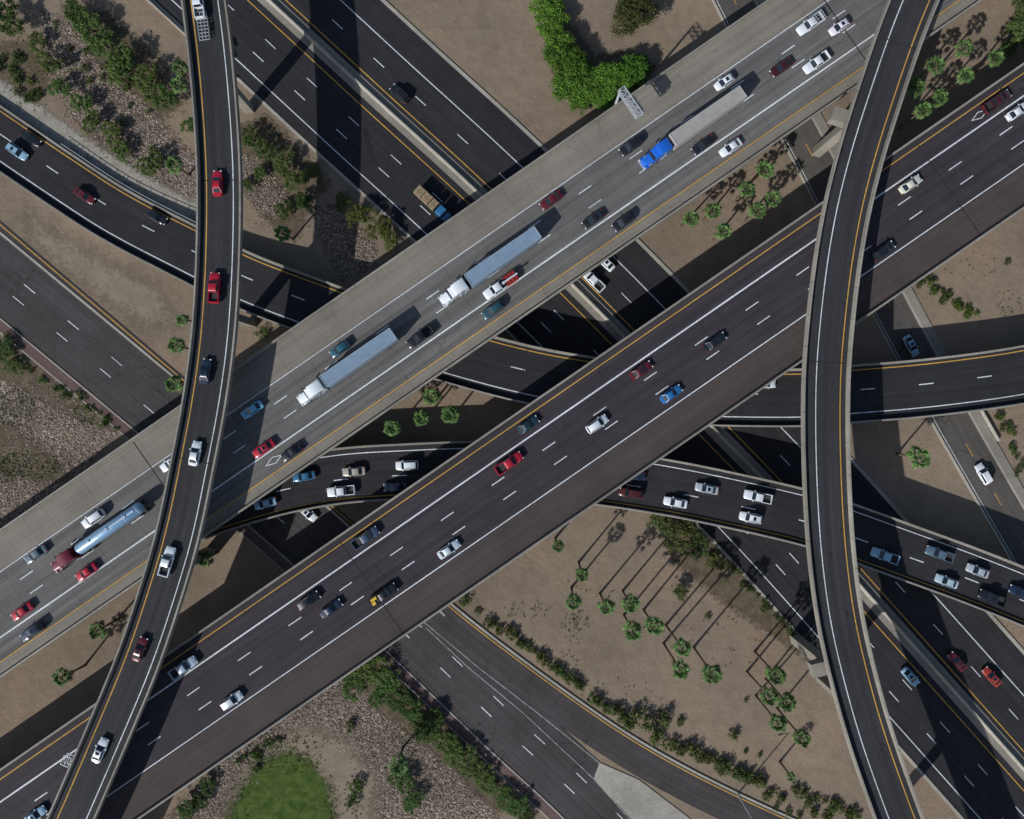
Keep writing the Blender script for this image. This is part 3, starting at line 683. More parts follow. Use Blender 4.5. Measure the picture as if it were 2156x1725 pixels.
V = [
('G',716,735,'hatchback',TE,'teal blue hatchback alongside the lowest of the white cab semi trucks on light grey bridge'),
('G',531,863,'sedan',(.14,.45,.70),'light blue sedan on light grey bridge just right of the left flyover'),
('G',360,975,'sedan',WH,'white sedan half hidden by the left edge of the left flyover'),
('G',197,1092,'suv',WH,'white car on light grey bridge just above the silver tanker truck'),
('G',75,1168,'sedan',GY,'grey blue sedan on light grey bridge near left edge of view'),
('G',182,1205,'sedan',RD,'bright red sedan just below the red cab tanker truck'),
('G',46,1288,'sedan',RD,'red sedan near left edge, directly above a dark blue SUV'),
('G',68,1330,'suv',NV,'dark blue SUV in diamond lane of light grey bridge at left edge'),
('G',885,710,'pickup',BK,'black pickup below right of the lowest white cab semi truck'),
('G',555,945,'sedan',RD,'red sedan on light grey bridge beside the white diamond marking'),
('G',614,953,'sedan',BK,'black sedan in the diamond lane just right of a red sedan'),
('G',1038,653,'suv',(.02,.07,.10),'dark teal SUV in diamond lane below the red and white utility truck'),
('G',1160,422,'sedan',DR,'dark red sedan alone in top lane of light grey bridge between two semi trucks'),
('G',1249,462,'sedan',BK,'black sedan on light grey bridge, left one of a side by side black pair'),
('G',1312,468,'suv',BK,'black SUV in diamond lane, right one of a side by side black pair'),
('G',1328,308,'suv',BK,'black SUV just left of the bright blue semi cab'),
('G',1480,306,'sedan',BK,'black sedan directly below the tan trailer of the blue semi truck'),
('G',1538,311,'sedan',WH,'white sedan in diamond lane below the tan trailer'),
('G',1525,173,'hatchback',WH,'white hatchback in top lane just above rear of the tan trailer'),
('G',1645,142,'sedan',(.045,.006,.010),'very dark maroon sedan on light grey bridge beside a white pickup at upper right'),
('G',1718,133,'pickup',WH,'white pickup below right of a very dark maroon sedan at upper right'),
('G',1705,52,'pickup',WH,'white pickup with ladder rack, top lane of light grey bridge near top edge'),
('G',1767,57,'hatchback',(.74,.72,.8),'white hatchback next to the white pickup with ladder rack'),
('D',2098,214,'pickup',(.05,.008,.012),'very dark red pickup in diamond lane near right edge of view'),
('D',2142,235,'sedan',WH,'white sedan cut by the right edge of view on dark bridge'),
('D',1917,388,'sedan',(.7,.72,.62),'cream white sedan on dark bridge right of the right flyover'),
('D',1860,528,'suv',BK,'black SUV in the shadow beside right edge of right flyover'),
('D',1505,720,'sedan',(.010,.014,.022),'near black sedan on dark bridge above right of a dark red sedan'),
('D',1350,780,'sedan',DR,'dark red sedan on middle of dark bridge'),
('D',1413,830,'sedan',BL,'bright blue sedan on lower lane of dark bridge'),
('D',1112,895,'sedan',(.015,.05,.07),'dark teal sedan by the yellow line of dark bridge, centre of view'),
('D',1257,893,'suv',WH,'white SUV on dark bridge just right of centre of view'),
('D',1072,975,'pickup',RD,'bright red pickup on dark bridge near centre of view'),
('D',770,1132,'pickup',(.05,.08,.14),'slate blue pickup by the yellow line of dark bridge'),
('D',945,1157,'sedan',(.55,.66,.72),'pale silver sedan on lower lane of dark bridge'),
('D',650,1265,'suv',BK,'black SUV on dark bridge, upper left one of two dark cars'),
('D',697,1282,'sedan',NV,'dark navy sedan on dark bridge beside a black SUV'),
('D',808,1252,'pickup',BK,'black pickup carrying yellow cargo on dark bridge'),
('D',387,1405,'pickup',(.4,.5,.62),'pale blue pickup just right of left flyover on dark bridge'),
('D',488,1475,'suv',WH,'white SUV on lower lane at left part of dark bridge'),
('D',75,1716,'sedan',LB,'light blue sedan cut by the bottom edge at lower left corner'),
('L',458,386,'sedan',RD,'bright red sedan high up on the left flyover'),
('L',452,606,'pickup',RD,'bright red pickup with dark empty bed on left flyover'),
('L',433,782,'sedan',NV,'navy sedan on left flyover between red pickup and white sedan'),
('L',411,955,'sedan',WH,'white sedan on left flyover where it crosses light grey bridge'),
('L',353,1182,'pickup',WH,'white pickup on left flyover below the light grey bridge'),
('L',295,1367,'sedan',DR,'dark maroon sedan on lower part of left flyover'),
('L',211,1580,'sedan',WH,'white sedan lowest on the left flyover near bottom edge'),
('L',418,8,'pickup',WH,'white pickup at top edge on left flyover towing a flat trailer'),
('A',37,320,'suv',LB,'light blue SUV on ramp at left edge of view'),
('A',65,291,'sedan',BK,'black sedan on ramp just above the light blue SUV'),
('A',178,412,'sedan',DR,'dark red sedan on upper left ramp'),
('A',330,457,'suv',BK,'black SUV on upper left ramp near the left flyover'),
('A',1610,808,'sedan',WH,'white sedan on ramp between dark bridge and right flyover'),
('B',640,1003,'sedan',(.03,.15,.3),'blue sedan in upper lane of busy ramp, left section'),
('B',745,993,'sedan',TN,'beige silver sedan in upper lane of busy ramp left section'),
('B',857,980,'suv',WH,'white SUV in upper lane of busy ramp just left of dark bridge'),
('B',558,1060,'sedan',LB,'light blue sedan leftmost on busy ramp beside light grey bridge edge'),
('B',718,1034,'pickup',WH,'white pickup with dark bed on busy ramp left section'),
('B',832,1026,'sedan',NV,'dark blue sedan in shadow on busy ramp beside dark bridge'),
('B',1335,1000,'sedan',NV,'dark sedan on busy ramp half under lower edge of dark bridge'),
('B',1328,1038,'suv',(.07,.012,.010),'dark maroon SUV on busy ramp just emerging from dark bridge'),
('B',1488,1029,'sedan',SI,'silver sedan on busy ramp between dark bridge and right flyover, upper lane'),
('B',1595,1046,'pickup',WH,'white pickup on busy ramp in upper lane near right flyover'),
('B',1422,1058,'sedan',WH,'white sedan in lower lane of busy ramp beside dark maroon SUV'),
('B',1580,1090,'suv',WH,'white SUV by the yellow line of busy ramp left of right flyover'),
('B',1862,1170,'pickup',LB,'light blue pickup on busy ramp just right of right flyover'),
('B',1977,1166,'pickup',(.09,.15,.21),'slate grey pickup in upper lane of busy ramp at right side'),
('B',2058,1202,'sedan',SI,'silver sedan in upper lane of busy ramp near right edge'),
('B',1993,1224,'sedan',(.4,.52,.6),'pale blue sedan in lower lane of busy ramp near right edge'),
('B',2087,1258,'pickup',BK,'black pickup in lower lane of busy ramp near right edge'),
('B',2148,1247,'sedan',NV,'dark sedan cut by right edge of view on busy ramp'),
('N',842,198,'suv',BK,'black SUV on ground level freeway at upper left of centre'),
('N',1248,590,'pickup',WH,'white pickup on ground level freeway seen between the two wide bridges'),
('N',1275,552,'sedan',WH,'white sedan half under lower edge of light grey bridge on freeway'),
('M',1917,1425,'sedan',LB,'light blue sedan on freeway right of right flyover at lower right'),
('N',2015,1393,'sedan',DR,'dark red sedan on freeway at lower right, left one of two'),
('N',2088,1425,'sedan',OR,'orange red sedan on freeway at lower right'),
('F',648,1080,'sedan',WH,'white sedan on frontage road glimpsed below the busy ramp'),
('X',1918,728,'sedan',LB,'pale blue sedan on local road above the right hand ramp'),
('Y',2070,998,'suv',WH,'white SUV on narrow local road near right edge'),
]
VO = {}
for rd, px, py, kd, col, lab in V:
    path, d = PT[rd]; q, a = spot(path, px, py, d)
    r = empty({'sedan':'car','hatchback':'car','suv':'suv','pickup':'pickup_truck'}[kd], q, a)
    tag(r, lab, {'sedan':'car','hatchback':'car','suv':'car','pickup':'pickup truck'}[kd], GR[rd])
    parts = KITS[kd]
    if (px*7+py) % 3: parts = [p for p in parts if p[0] != 'sunroof']
    VO[(px, py)] = (r, attach(parts, r, col))
    sx = 1+((px*13+py*7) % 9-4)*.009; r.scale = (sx, 1, 1)
def wcoord(r, v): return Matrix.Translation(r.location) @ Matrix.Rotation(r.rotation_euler.z, 4, 'Z') @ Vector(v)
r = VO[(1705,52)][0]; m = MB()
for x in (-2.7,-1.9,-1.1): m.bar((x,-.9,1.9),(x,.9,1.9),.07); m.bar((x,-.9,1.1),(x,-.9,1.9),.07); m.bar((x,.9,1.1),(x,.9,1.9),.07)
for y in (-.9,-.3,.3,.9): m.bar((-2.8,y,1.95),(.9,y,1.95),.07)
mobj('ladder_rack', m.me('ladder_rack','steel'), r)
M['yellowload'] = simple('yellow_plastic', (.6,.42,.03), .6); M['tanload'] = noisy('tan_timber', (.2,.15,.1), (.36,.29,.2), 1.2)
M['redsteel'] = simple('red_steel', (.4,.03,.02), .5); M['blacktarp'] = simple('dark_tarp', (.04,.04,.045), .8)
r = VO[(808,1252)][0]; q = wcoord(r, (-1.9,0,.66)); root = empty('cargo_box', q, r.rotation_euler.z)
tag(root, 'yellow cargo boxes lying in the bed of the black pickup', 'cargo')
for x, y, w, l, h in ((-.45,-.3,.7,.75,.8),(.35,-.32,.6,.7,.6),(-.1,.42,.55,1.3,.7)):
    m = MB(); m.box((x,y,h/2),(l,w,h)); mobj('box', m.me('box','yellowload' if h > .65 else 'blacktarp'), root)
q, a = spot(pL, 427, 52, -1); root = empty('flat_trailer', q, a); tag(root, 'narrow open flat trailer towed behind white pickup at top of left flyover', 'trailer')
m = MB()
for y in (-.95,-.32,.32,.95): m.bar((-2.9,y,.7),(2.4,y,.7),.09)
for i in range(9): m.bar((-2.9+i*.66,-.98,.7),(-2.9+i*.66,.98,.7),.09)
m.bar((2.4,.9,.7),(3.6,0,.6),.1); m.bar((2.4,-.9,.7),(3.6,0,.6),.1); mobj('frame', m.me('frame','steel'), root)
for sx in (-.9,0):
    for sy in (-1,1):
        w_, b_ = wheel_mesh(.33,.24); o = mobj('wheel', w_, root, (sx,sy*1.15,.33)); mobj('rim', b_, o)
q, a = spot(pG, 1046, 607, -1); root = empty('utility_truck', q, a); tag(root, 'white utility truck with red service body and boom beside the middle semi truck', 'truck', GR['G'])
attach([p for p in KITS['pickup']], root, WH)
m = MB(); m.box((-3.3,0,.95),(2.6,2.1,.5)); mobj('service_body', m.me('service_body','redsteel'), root)
m = MB(); m.bar((-1.3,0,1.5),(-4.8,.1,2.2),.3); m.tube([(-1.6,0,.9),(-1.6,0,1.7)],[.4,.3],10); mobj('boom', m.me('boom','steel'), root)
m = MB()
for y in (-.8,.8): m.bar((-4.5,y,1.35),(-1.2,y,1.35),.09)
for k in range(5): m.bar((-4.5+k*.8,-.8,1.35),(-4.5+k*.8,.8,1.35),.08)
mobj('rack', m.me('rack','chassis'), root)
q, a = spot(pM, 912, 432, 1); root = empty('flatbed_truck', q, a); tag(root, 'blue cab flatbed truck on ground level freeway beside the light grey bridge edge', 'truck', GR['M'])
fx = 4.7
st = [sec(fx,.8,.6,1.3,.2), sec(fx-.3,.98,.5,1.6,.25), sec(fx-1.3,1.0,.5,1.75,.25)]
attach([('cab_body', loft(st,'cab_body','paint',35,lambda mb: frust(mb,fx-3.1,fx-1.1,1.08,.8,fx-3.05,fx-1.6,.95,2.5)), (0,0,0), True, None)], root, (.03,.16,.36))
A = [(fx-1.1,-1.0,1.6),(fx-1.1,1.0,1.6),(fx-1.55,.93,2.42),(fx-1.55,-.93,2.42)]
mobj('windscreen', quads([winq(*A,.04,.05,.03)],'windscreen','glass'), root, (.03,0,0))
m = MB(); m.box((-1.7,0,1.05),(6.0,2.4,.18)); m.box((-.5,0,.75),(7.6,.9,.25)); mobj('flat_bed', m.me('flat_bed','liner'), root)
m = MB(); m.box((1.25,0,1.8),(.12,2.3,1.4)); mobj('headboard', m.me('headboard','liner'), root)
for x in (fx-1.0,-2.2,-3.3):
    for sy in (-1,1):
        w_, b_ = wheel_mesh(.48,.32); o = mobj('wheel', w_, root, (x,sy*1.0,.48)); mobj('rim', b_, o)
r = root; k = 0
for x, l in ((-3.6,2.0),(-1.55,1.9),(.35,1.5)):
    qq = wcoord(r, (x,0,1.15)); m = MB(); m.box((0,0,.55),(l,2.1,1.1)); m.box((0,.45,1.18),(l*.9,.9,.16)); m.box((0,-.5,1.14),(l*.85,.8,.08))
    o = mobj('timber_crate', m.me('timber_crate','tanload'), None, qq, a)
    tag(o, 'tan timber load on the flatbed truck, '+('rearmost stack','middle stack','stack nearest the cab')[k], 'cargo', 'timber loads on the flatbed truck'); k += 1
SEMI = [((725,775),WH,(.19,.28,.38),'white cab semi truck with blue grey trailer nearest the left flyover'),
        ((1028,562),WH,(.19,.28,.39),'white cab semi truck with blue grey trailer in the centre beside utility truck'),
        ((1458,268),(.01,.13,.62),(.35,.34,.32),'bright blue cab semi truck with pale tan trailer at upper right')]
for (px, py), col, tc, lab in SEMI:
    q, a = spot(pG, px, py, -1, 3.3); root = empty('semi_truck', q, a); tag(root, lab, 'semi truck', 'semi trucks on the light grey bridge')
    attach(TR, root, col); t = mobj('trailer', TRL, root, color=tc); mobj('top_rail', RAIL, t)
    for x in (-9.0,-10.3):
        for sy in (-1,1):
            w_, b_ = wheel_mesh(.5,.6); mobj('wheel', w_, t, (x,sy*.95,.5))
q, a = spot(pG, 205, 1130, -1, 2.5); root = empty('tanker_truck', q, a); tag(root, 'dark red cab semi truck pulling a shiny silver blue cylindrical tank at left', 'tanker truck')
attach(TR, root, (.13,.006,.02)); t = mobj('tank', TANK, root)
mobj('tank_hoop', HOOP, t); mobj('walkway', WALK, t); mobj('tank_frame', TFR, t)
for x in (-8.6,-9.9):
    for sy in (-1,1):
        w_, b_ = wheel_mesh(.5,.6); mobj('wheel', w_, t, (x,sy*.95,.5))

# ------------------------------------------------------------------ vegetation
def leafball(mb, c, r, n, sz, rnd, flat=.75):
    for _ in range(n):
        d = Vector((rnd.gauss(0,1), rnd.gauss(0,1), rnd.gauss(0,1)+.35)).normalized()
        p = c+Vector((d.x*r, d.y*r, d.z*r*flat))*(rnd.uniform(.55,1.12) if rnd.random() < .85 else rnd.uniform(1.1,1.4))
        nrm = (d+Vector((rnd.gauss(0,.6),rnd.gauss(0,.6),rnd.gauss(0,.5)+.4))).normalized()
        u = nrm.cross(Vector((rnd.gauss(0,1),rnd.gauss(0,1),rnd.gauss(0,1)))).normalized(); v = nrm.cross(u)
        a = sz*rnd.uniform(.6,1.3); b = a*rnd.uniform(.4,.8)
        mb.poly([p-u*a, p-v*b, p+u*a, p+v*b])
def crown_mesh(seed, clumps, leaves, sz, dense=False):
    rnd = random.Random(seed); mb = MB()
    lob = [(rnd.uniform(0,6.28), rnd.uniform(.75,1.1)) for _ in range(5)]
    for k in range(clumps):
        a = rnd.uniform(0,6.28); lf = 1+.26*math.sin(2*a+lob[0][0])+.18*math.sin(3*a+lob[1][0])
        rr = math.sqrt(rnd.random())*2.6*lf; z = 2.7+1.7*math.sqrt(max(0,1-(rr/3.4)**2))*rnd.uniform(.25,1.0)
        leafball(mb, Vector((math.cos(a)*rr, math.sin(a)*rr, z)), rnd.uniform(.3,.72 if dense else .68), leaves, sz, rnd)
    return mb.me('crown', 'leaf')
CR = [crown_mesh(s, 66, 66, .145) for s in range(5)]
CD = [crown_mesh(s+20, 150, 62, .13, True) for s in range(3)]
def trunk_mesh(seed):
    rnd = random.Random(seed); mb = MB()
    mb.tube([(0,0,-.05),(.05,.03,1.2),(.0,.1,2.4),(.1,.0,3.6)], [.28,.2,.15,.06], 8)
    for k in range(6):
        a = k*1.05+rnd.uniform(-.3,.3); r = rnd.uniform(1.4,2.1)
        mb.tube([(0,.05,1.3+.15*k),(math.cos(a)*r*.5,math.sin(a)*r*.5,2.3+.1*k),(math.cos(a)*r,math.sin(a)*r,3.3)], [.12,.08,.03], 6)
    return mb.me('trunk', 'bark', 50)
TK = [trunk_mesh(s) for s in range(3)]
def shrub_mesh(seed):
    rnd = random.Random(100+seed); mb = MB()
    for k in range(13):
        a = rnd.uniform(0,6.28); r = math.sqrt(rnd.random())*.75
        leafball(mb, Vector((math.cos(a)*r, math.sin(a)*r, rnd.uniform(.3,.8)*(1.2-r*.6))), rnd.uniform(.2,.36), 34, .09, rnd)
    return mb.me('foliage', 'leaf')
SH = [shrub_mesh(s) for s in range(5)]
m = MB()
for k in range(5): m.tube([(0,0,-.02),(.3*math.cos(k*1.26),.3*math.sin(k*1.26),.5)], [.05,.02], 5)
STEM = m.me('stem', 'bark')
def palm_crown(seed):
    rnd = random.Random(200+seed); mb = MB(); dead = MB()
    for k in range(32):
        az = k*2.39996+rnd.uniform(-.25,.25); f = k/31; el = math.radians(75-105*f+rnd.uniform(-8,8))
        d = Vector((math.cos(az)*math.cos(el), math.sin(az)*math.cos(el), math.sin(el)))
        side = Vector((-math.sin(az), math.cos(az), 0)); up = side.cross(d)*-1
        if up.z < 0: up = -up
        L = rnd.uniform(.75,1.2); base = d*L; tgt = mb if f < .86 else dead
        tgt.poly([side*-.03, d*L+side*-.03, d*L+side*.03, side*.03])
        nl = 11
        for j in range(nl):
            th = math.radians(-72+144*j/(nl-1)); ll = rnd.uniform(.8,1.1)*(1-.35*abs(th)/1.4)
            dd = (d*math.cos(th)+side*math.sin(th)); mid = base+dd*ll*.55; tip = base+dd*ll+Vector((0,0,-.28*ll))
            pw = dd.cross(up).normalized()*.066
            tgt.poly([base, mid-pw, tip, mid+pw])
    return mb.me('crown', 'palm'), dead.me('dry_skirt', 'deadpalm')
PC = [palm_crown(s) for s in range(4)]
ORD = 'first second third fourth fifth sixth seventh eighth ninth tenth eleventh twelfth thirteenth fourteenth fifteenth sixteenth seventeenth eighteenth nineteenth twentieth'.split()
ORD += ['twenty-'+w for w in ORD[:9]]+['thirtieth']+['thirty-'+w for w in ORD[:9]]
cnt = [0]
def palms(lst, where, group):
    lst = sorted(lst)
    for i, e in enumerate(lst):
        px, py, h = e[:3]; sc = e[3] if len(e) > 3 else 1.0
        top = P(px, py, h); cnt[0] += 1; k = cnt[0]; rnd = random.Random(k)
        lean = Vector((rnd.uniform(-.4,.4), rnd.uniform(-.4,.4), 0))
        r = empty('palm_tree', (top.x-lean.x, top.y-lean.y, 0))
        lab = ('fan palm, %s from left of those %s' % (ORD[i], where)) if len(lst) > 1 else 'single fan palm '+where
        tag(r, lab, 'palm tree', group)
        m = MB(); m.tube([(0,0,-.05),(lean.x*.2,lean.y*.2,h*.3),(lean.x*.6,lean.y*.6,h*.7),(lean.x,lean.y,h)], [.30,.22,.19,.21], 8)
        mobj('trunk', m.me('trunk','bark',50), r)
        c, dmesh = PC[k % 4]; g = rnd.uniform(.75,1.15); s = sc*rnd.uniform(.98,1.15)
        mobj('crown', c, r, (lean.x,lean.y,h), rnd.uniform(0,6.28), (s,s,s), (g*1.02,g,g*.9)); mobj('dry_skirt', dmesh, r, (lean.x,lean.y,h-.05), rnd.uniform(0,6.28), (s,s,s), (1,1,1))
palms([(380,145,7),(377,180,7)], 'left of the left flyover near the top', 'palms by the left flyover')
palms([(367,347,6)], 'left of the left flyover, above the upper left ramp', 'palms by the left flyover')
palms([(595,492,6)], 'between left flyover and light grey bridge in the shaded planting', 'palms by the left flyover')
palms([(384,673,6,.8),(372,727,7),(367,808,7)], 'left of flyover, just above light grey bridge', 'palms by the left flyover')
palms([(207,1327,7),(132,1424,7),(432,1177,6)], 'between the two wide bridges at lower left', 'palms between the bridges')
palms([(910,836,7),(888,880,7),(948,872,7),(826,900,7)], 'on dirt between the ramps near centre', 'palms between the bridges')
palms([(1455,463,7),(1500,445,7),(1522,487,7),(1572,398,7),(1595,443,7),(1628,420,7),(1610,358,7)], 'between two wide bridges at upper right', 'palms between the bridges')
palms([(1968,138,8),(2030,102,8),(2095,122,8),(2033,160,8),(1928,183,8),(1978,207,8),(1943,232,8)], 'in the upper right corner', 'palms in the upper right corner')
palms([(1935,963,8,1.35)], 'on dirt right of right flyover', 'palms on the dirt slopes')
palms([(1175,1150,8,.7),(1225,1210,10,.75),(1208,1268,10,.9),(1277,1277,10,1.0),(1328,1272,10,1.0),(1333,1328,11,1.05),(1378,1318,12,1.05)], 'in upper half of bottom dirt field', 'palms on the bottom centre dirt')
palms([(1437,1365,14,1.05),(1432,1410,14,1.0),(1498,1417,14,1.15)], 'with long shadows mid bottom dirt field', 'palms on the bottom centre dirt')
palms([(1633,1420,12,1.05),(1620,1465,13,1.05),(1655,1478,12,1.05),(1638,1523,12,1.05),(1688,1553,13,1.05),(1665,1635,6,.6)], 'left beside lower right flyover', 'palms on the bottom centre dirt')
palms([(840,1610,7,1.1)], 'among bottom trees beside the frontage road', 'palms on the bottom centre dirt')
def trees(lst, where, group, tint=(1,1,1), kind='bushy tree', low=.72, dense=False, k0=1.0):
    lst = sorted(lst)
    for i, (px, py, rp) in enumerate(lst):
        cnt[0] += 1; k = cnt[0]; rnd = random.Random(k*3); R = rp*k0/9.9; s = R/3.0; zs = s*low*rnd.uniform(.9,1.15)
        q = P(px, py, 3.4*zs); r = empty('tree', (q.x,q.y,0))
        tag(r, ('%s, %s from left %s' % (kind, ORD[i], where)) if len(lst) > 1 else 'single %s %s' % (kind, where), 'tree', group)
        g = rnd.uniform(.75,1.25); w = rnd.uniform(.9,1.18); col = (tint[0]*g*w, tint[1]*g, tint[2]*g)
        mobj('trunk', TK[k % 3], r, scale=(s,s,zs)); mobj('crown', (CD[k % 3] if dense else CR[k % 5]), r, rz=rnd.uniform(0,6.28), scale=(s,s,zs), color=col)
def shrubs(lst, where, group, tint=(1,1,1), kind='small shrub'):
    lst = sorted(lst)
    for i, (px, py, rp) in enumerate(lst):
        cnt[0] += 1; k = cnt[0]; rnd = random.Random(k*5); s = rp/9.8/.95
        q = P(px, py, .5*s); r = empty('shrub', (q.x,q.y,0))
        tag(r, ('%s, %s from left %s' % (kind, ORD[i], where)) if len(lst) > 1 else 'single %s %s' % (kind, where), 'shrub', group)
        g = rnd.uniform(.7,1.25); w = rnd.uniform(.9,1.2); col = (tint[0]*g*w, tint[1]*g, tint[2]*g)
        mobj('stem', STEM, r, scale=(s,s,s)); mobj('foliage', SH[k % 5], r, rz=rnd.uniform(0,6.28), scale=(s,s,s*rnd.uniform(.8,1.1)), color=col)
trees([(15,40,40),(190,58,38),(160,28,30),(215,90,30),(255,125,38),(245,150,28),(308,168,34),(340,205,32),(105,130,28),(80,88,22),(125,185,25),(172,216,25)], 'in the top left corner planting', 'trees of the top left corner', (1.0,1.05,.95), k0=.95)
trees([(190,255,24),(235,280,26),(255,315,24),(318,345,30),(400,265,20)], 'between top left rock bed and ramp', 'trees of the top left corner', (1.05,1.0,.85), k0=.95)
trees([(528,290,25),(560,318,26),(600,345,28),(622,378,26),(640,425,23),(598,440,22),(548,365,18),(520,390,16),(660,360,18)], 'in shaded planting right of left flyover', 'trees in the shaded planting', (.9,.9,.85), k0=.95)
trees([(722,425,20),(758,455,28),(800,482,28),(822,505,20)], 'by freeway, left of light grey bridge', 'trees in the shaded planting', (1.3,1.0,.8))
trees([(1150,5,30),(1160,42,34),(1172,85,36),(1188,125,38),(1205,165,40),(1245,185,42),(1290,165,40),(1335,150,34),(1225,205,28),(1270,200,30),(1310,185,26),(1222,150,28),(1262,160,28),(1195,185,24),(1352,140,22)], 'in bright green mass at top centre', 'bright green trees at top centre', (1.0,1.42,.66), 'bright green tree', .8, True)
trees([(1335,30,44)], 'of olive green standing inside the dirt area at top centre', 'trees at top centre', (.8,.62,.7), 'round tree', .9, True)
trees([(2145,70,28),(2125,98,20),(2150,20,24)], 'at top right corner beyond palms', 'trees of the top right corner')
trees([(8,738,28),(28,772,20)], 'at left edge beside brick pavement', 'trees at the left edge', (.75,.85,.7), low=.4)
trees([(775,1408,38),(745,1440,32),(815,1436,30),(850,1480,32),(905,1522,32),(930,1562,28),(975,1592,30),(1025,1645,28),(1080,1692,30),(845,1645,28),(1055,1672,24),(872,1500,26),(952,1580,26),(1000,1618,26),(800,1470,24),(890,1545,24),(1105,1722,24),(870,1690,24)], 'lining frontage road at bottom', 'trees beside the frontage road', (.85,.98,.8), low=.5)
trees([(392,1705,24),(438,1655,20),(420,1690,18)], 'by dark bridge at bottom left', 'trees at the bottom left', (.85,.95,.8), low=.6)
trees([(1430,1118,42),(1392,1104,26),(1470,1150,28),(1432,1245,18),(1508,1182,20)], 'on dirt below the busy ramp', 'trees below the busy ramp', (.85,.74,.75))
def row(a, b, n, r, j=5, seed=1):
    rnd = random.Random(seed); return [(a[0]+(b[0]-a[0])*i/(n-1)+rnd.uniform(-j,j), a[1]+(b[1]-a[1])*i/(n-1)+rnd.uniform(-j,j), r*rnd.uniform(.75,1.3)) for i in range(n)]
shrubs(row((1032,1308),(1228,1448),24,12), 'in upper hedge row beside slip road', 'shrubs of the hedge row', (1.0,.95,.8), 'hedge shrub')
shrubs(row((1255,1470),(1330,1530),9,14)+[(1345,1512,22),(1372,1540,26),(1398,1515,22),(1385,1560,18),(1432,1522,12)], 'in middle hedge clump beside slip road', 'shrubs of the hedge row', (.9,.95,.75), 'hedge shrub')
shrubs(row((1415,1565),(1610,1650),24,14,7), 'in lower hedge row beside slip road', 'shrubs of the hedge row', (.95,.9,.8), 'hedge shrub')
shrubs(row((1625,1668),(1800,1705),18,11,14)+row((1640,1700),(1790,1720),10,9,12,3), 'near bottom edge left of right flyover', 'shrubs near the bottom edge', (.9,.9,.75))
shrubs(row((1500,1165),(1722,1375),26,9,9), 'along the freeway kerb below busy ramp', 'shrubs along the freeway kerb', (.9,.76,.75))
shrubs(row((1930,583),(2055,662),26,9,11), 'in the patch right of dark bridge', 'shrubs right of the dark bridge', (.9,.9,.65))
shrubs(row((2110,870),(2150,985),14,9,10), 'at right edge below right hand ramp', 'shrubs at the right edge', (.9,.9,.7))
shrubs(row((10,118),(75,205),22,10,22), 'in loose field at left edge near top', 'shrubs at the left edge', (.85,.85,.8))
shrubs([(978,1262,17),(1005,1290,9),(1545,1550,14),(1572,1475,6),(2122,553,8),(1570,1583,7),(1600,1590,7),(1490,1300,8)], 'among lone shrubs on bare dirt', 'lone shrubs', (.85,.9,.7))
shrubs([(550,700,16),(540,1595,14),(736,1530,13),(748,1655,18),(742,1690,16),(540,1620,12),(520,1560,9)]+row((505,1600),(590,1555),8,8,6), 'around the bottom lawn and rock bed', 'shrubs around the lawn', (.85,1,.7))
shrubs(row((130,812),(240,895),16,8,9)+row((60,780),(130,830),8,7,7,4), 'along brick pavement at left', 'shrubs by the brick pavement', (.85,.95,.7))
shrubs(row((120,60),(330,300),20,9,40,9), 'scattered over the top left rock bed', 'shrubs on the top left rock bed', (1.0,1.0,.8))
def cover(name, polys, n, sz, tint, seed):
    rnd = random.Random(seed); mb = MB()
    for (cx, cy, rx, ry, k) in polys:
        for _ in range(k):
            a = rnd.uniform(0,6.28); r = math.sqrt(rnd.random())
            q = P(cx+rx*r*math.cos(a), cy+ry*r*math.sin(a), .0)
            leafball(mb, q+Vector((0,0,.16)), rnd.uniform(.1,.3), 9, sz, rnd, .5)
    o = mb.build(name, 'leaf'); o.color = (*tint, 1); tag(o, kind='stuff'); return o
o = cover('ground_cover', [(1110,1285,50,22,40),(1210,1320,30,40,60),(1190,1390,30,20,20),(1235,1240,60,30,20),(30,860,45,40,120),(60,980,70,30,240),(10,990,20,30,60),
    (190,870,40,25,60),(540,1570,45,50,130),(745,1680,22,50,60),(850,1580,80,60,110),(640,1560,70,16,60),(2120,640,30,30,25),(770,470,50,40,50),(590,400,60,70,90),(40,215,60,30,40),(1500,1350,120,60,25),(560,300,40,40,40),(200,300,60,40,40),
    (250,170,110,90,120),(60,140,60,60,60),(600,1600,90,30,90),(300,380,60,30,25),(1230,150,90,60,60),(1300,1450,100,60,20),(2040,560,60,30,15),(505,1690,20,60,50),(700,1690,16,60,50),(950,1600,110,90,120)], 0, .1, (1,1.05,.8), 5)
tag(o, 'sparse low green ground cover scattered over the dirt', 'ground cover')
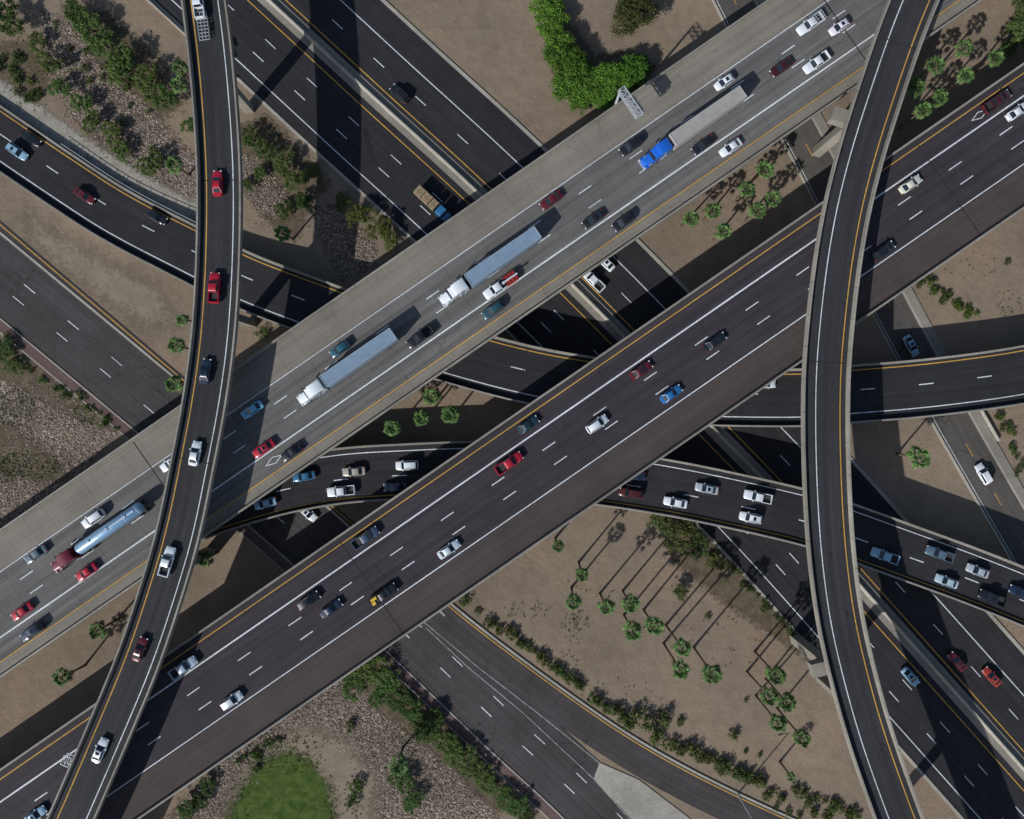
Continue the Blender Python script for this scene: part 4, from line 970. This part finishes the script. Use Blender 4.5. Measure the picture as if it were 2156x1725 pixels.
def stones(boxes, seed):
    rnd = random.Random(seed); mb = MB()
    ico = [Vector((1,0,0)),Vector((-1,0,0)),Vector((0,1,0)),Vector((0,-1,0)),Vector((0,0,1)),Vector((0,0,-1))]
    fc = [(0,2,4),(2,1,4),(1,3,4),(3,0,4),(2,0,5),(1,2,5),(3,1,5),(0,3,5)]
    for (x0,y0,x1,y1,w,k) in boxes:
        for _ in range(k):
            t = rnd.random(); q = P(x0+(x1-x0)*t+rnd.gauss(0,w), y0+(y1-y0)*t+rnd.gauss(0,w), .06); s = rnd.uniform(.08,.24); a = rnd.uniform(0,3.14)
            R = Matrix.Rotation(a, 3, 'Z'); mb.mesh([q+R@Vector((v.x*s*1.2,v.y*s*.85,v.z*s*.6)) for v in ico], fc)
    return mb
M['stone'] = leaf('loose_stone', (.08,.064,.053), (.20,.16,.13), (.38,.33,.285))
mb = stones([(120,70,200,190,18,800),(200,190,400,390,22,1500),(530,350,575,440,18,400),(690,460,760,550,22,600),(40,820,200,890,20,700),(40,900,60,1050,36,1000),(600,1500,720,1450,25,700),(760,1520,900,1640,40,1000),(470,1660,600,1520,22,500),(890,1620,1000,1740,24,600)], 3)
o = mb.build('loose_stones', 'stone'); tag(o, 'loose grey and tan stones spread over the rock beds', 'stones', kind='stuff')

# ------------------------------------------------------------------ light, sky, camera
d = Vector((1.0, 1.2, -1.0)).normalized(); el = math.asin(-d.z); rot = math.atan2(-d.x, -d.y)
L = bpy.data.lights.new('Sun', 'SUN'); L.energy = 4.1; L.angle = math.radians(.5); L.color = (1, .97, .93)
so = bpy.data.objects.new('Sun', L); C.objects.link(so); so.rotation_euler = d.to_track_quat('-Z', 'Y').to_euler(); so.location = (0,0,200)
w = bpy.data.worlds.new('World'); bpy.context.scene.world = w; w.use_nodes = True; nt = w.node_tree
sky = nt.nodes.new('ShaderNodeTexSky'); sky.sky_type = 'NISHITA'; sky.sun_disc = False; sky.sun_elevation = el; sky.sun_rotation = rot
bg = nt.nodes['Background']; bg.inputs[1].default_value = .085; nt.links.new(sky.outputs[0], bg.inputs[0])
cd = bpy.data.cameras.new('Camera'); cd.lens = 24; cd.sensor_width = 36; cd.clip_end = 5000
co = bpy.data.objects.new('Camera', cd); C.objects.link(co); co.location = (0,0,H)
sc = bpy.context.scene; sc.camera = co
sc.view_settings.view_transform = 'Standard'; sc.view_settings.look = 'None'; sc.view_settings.exposure = 0
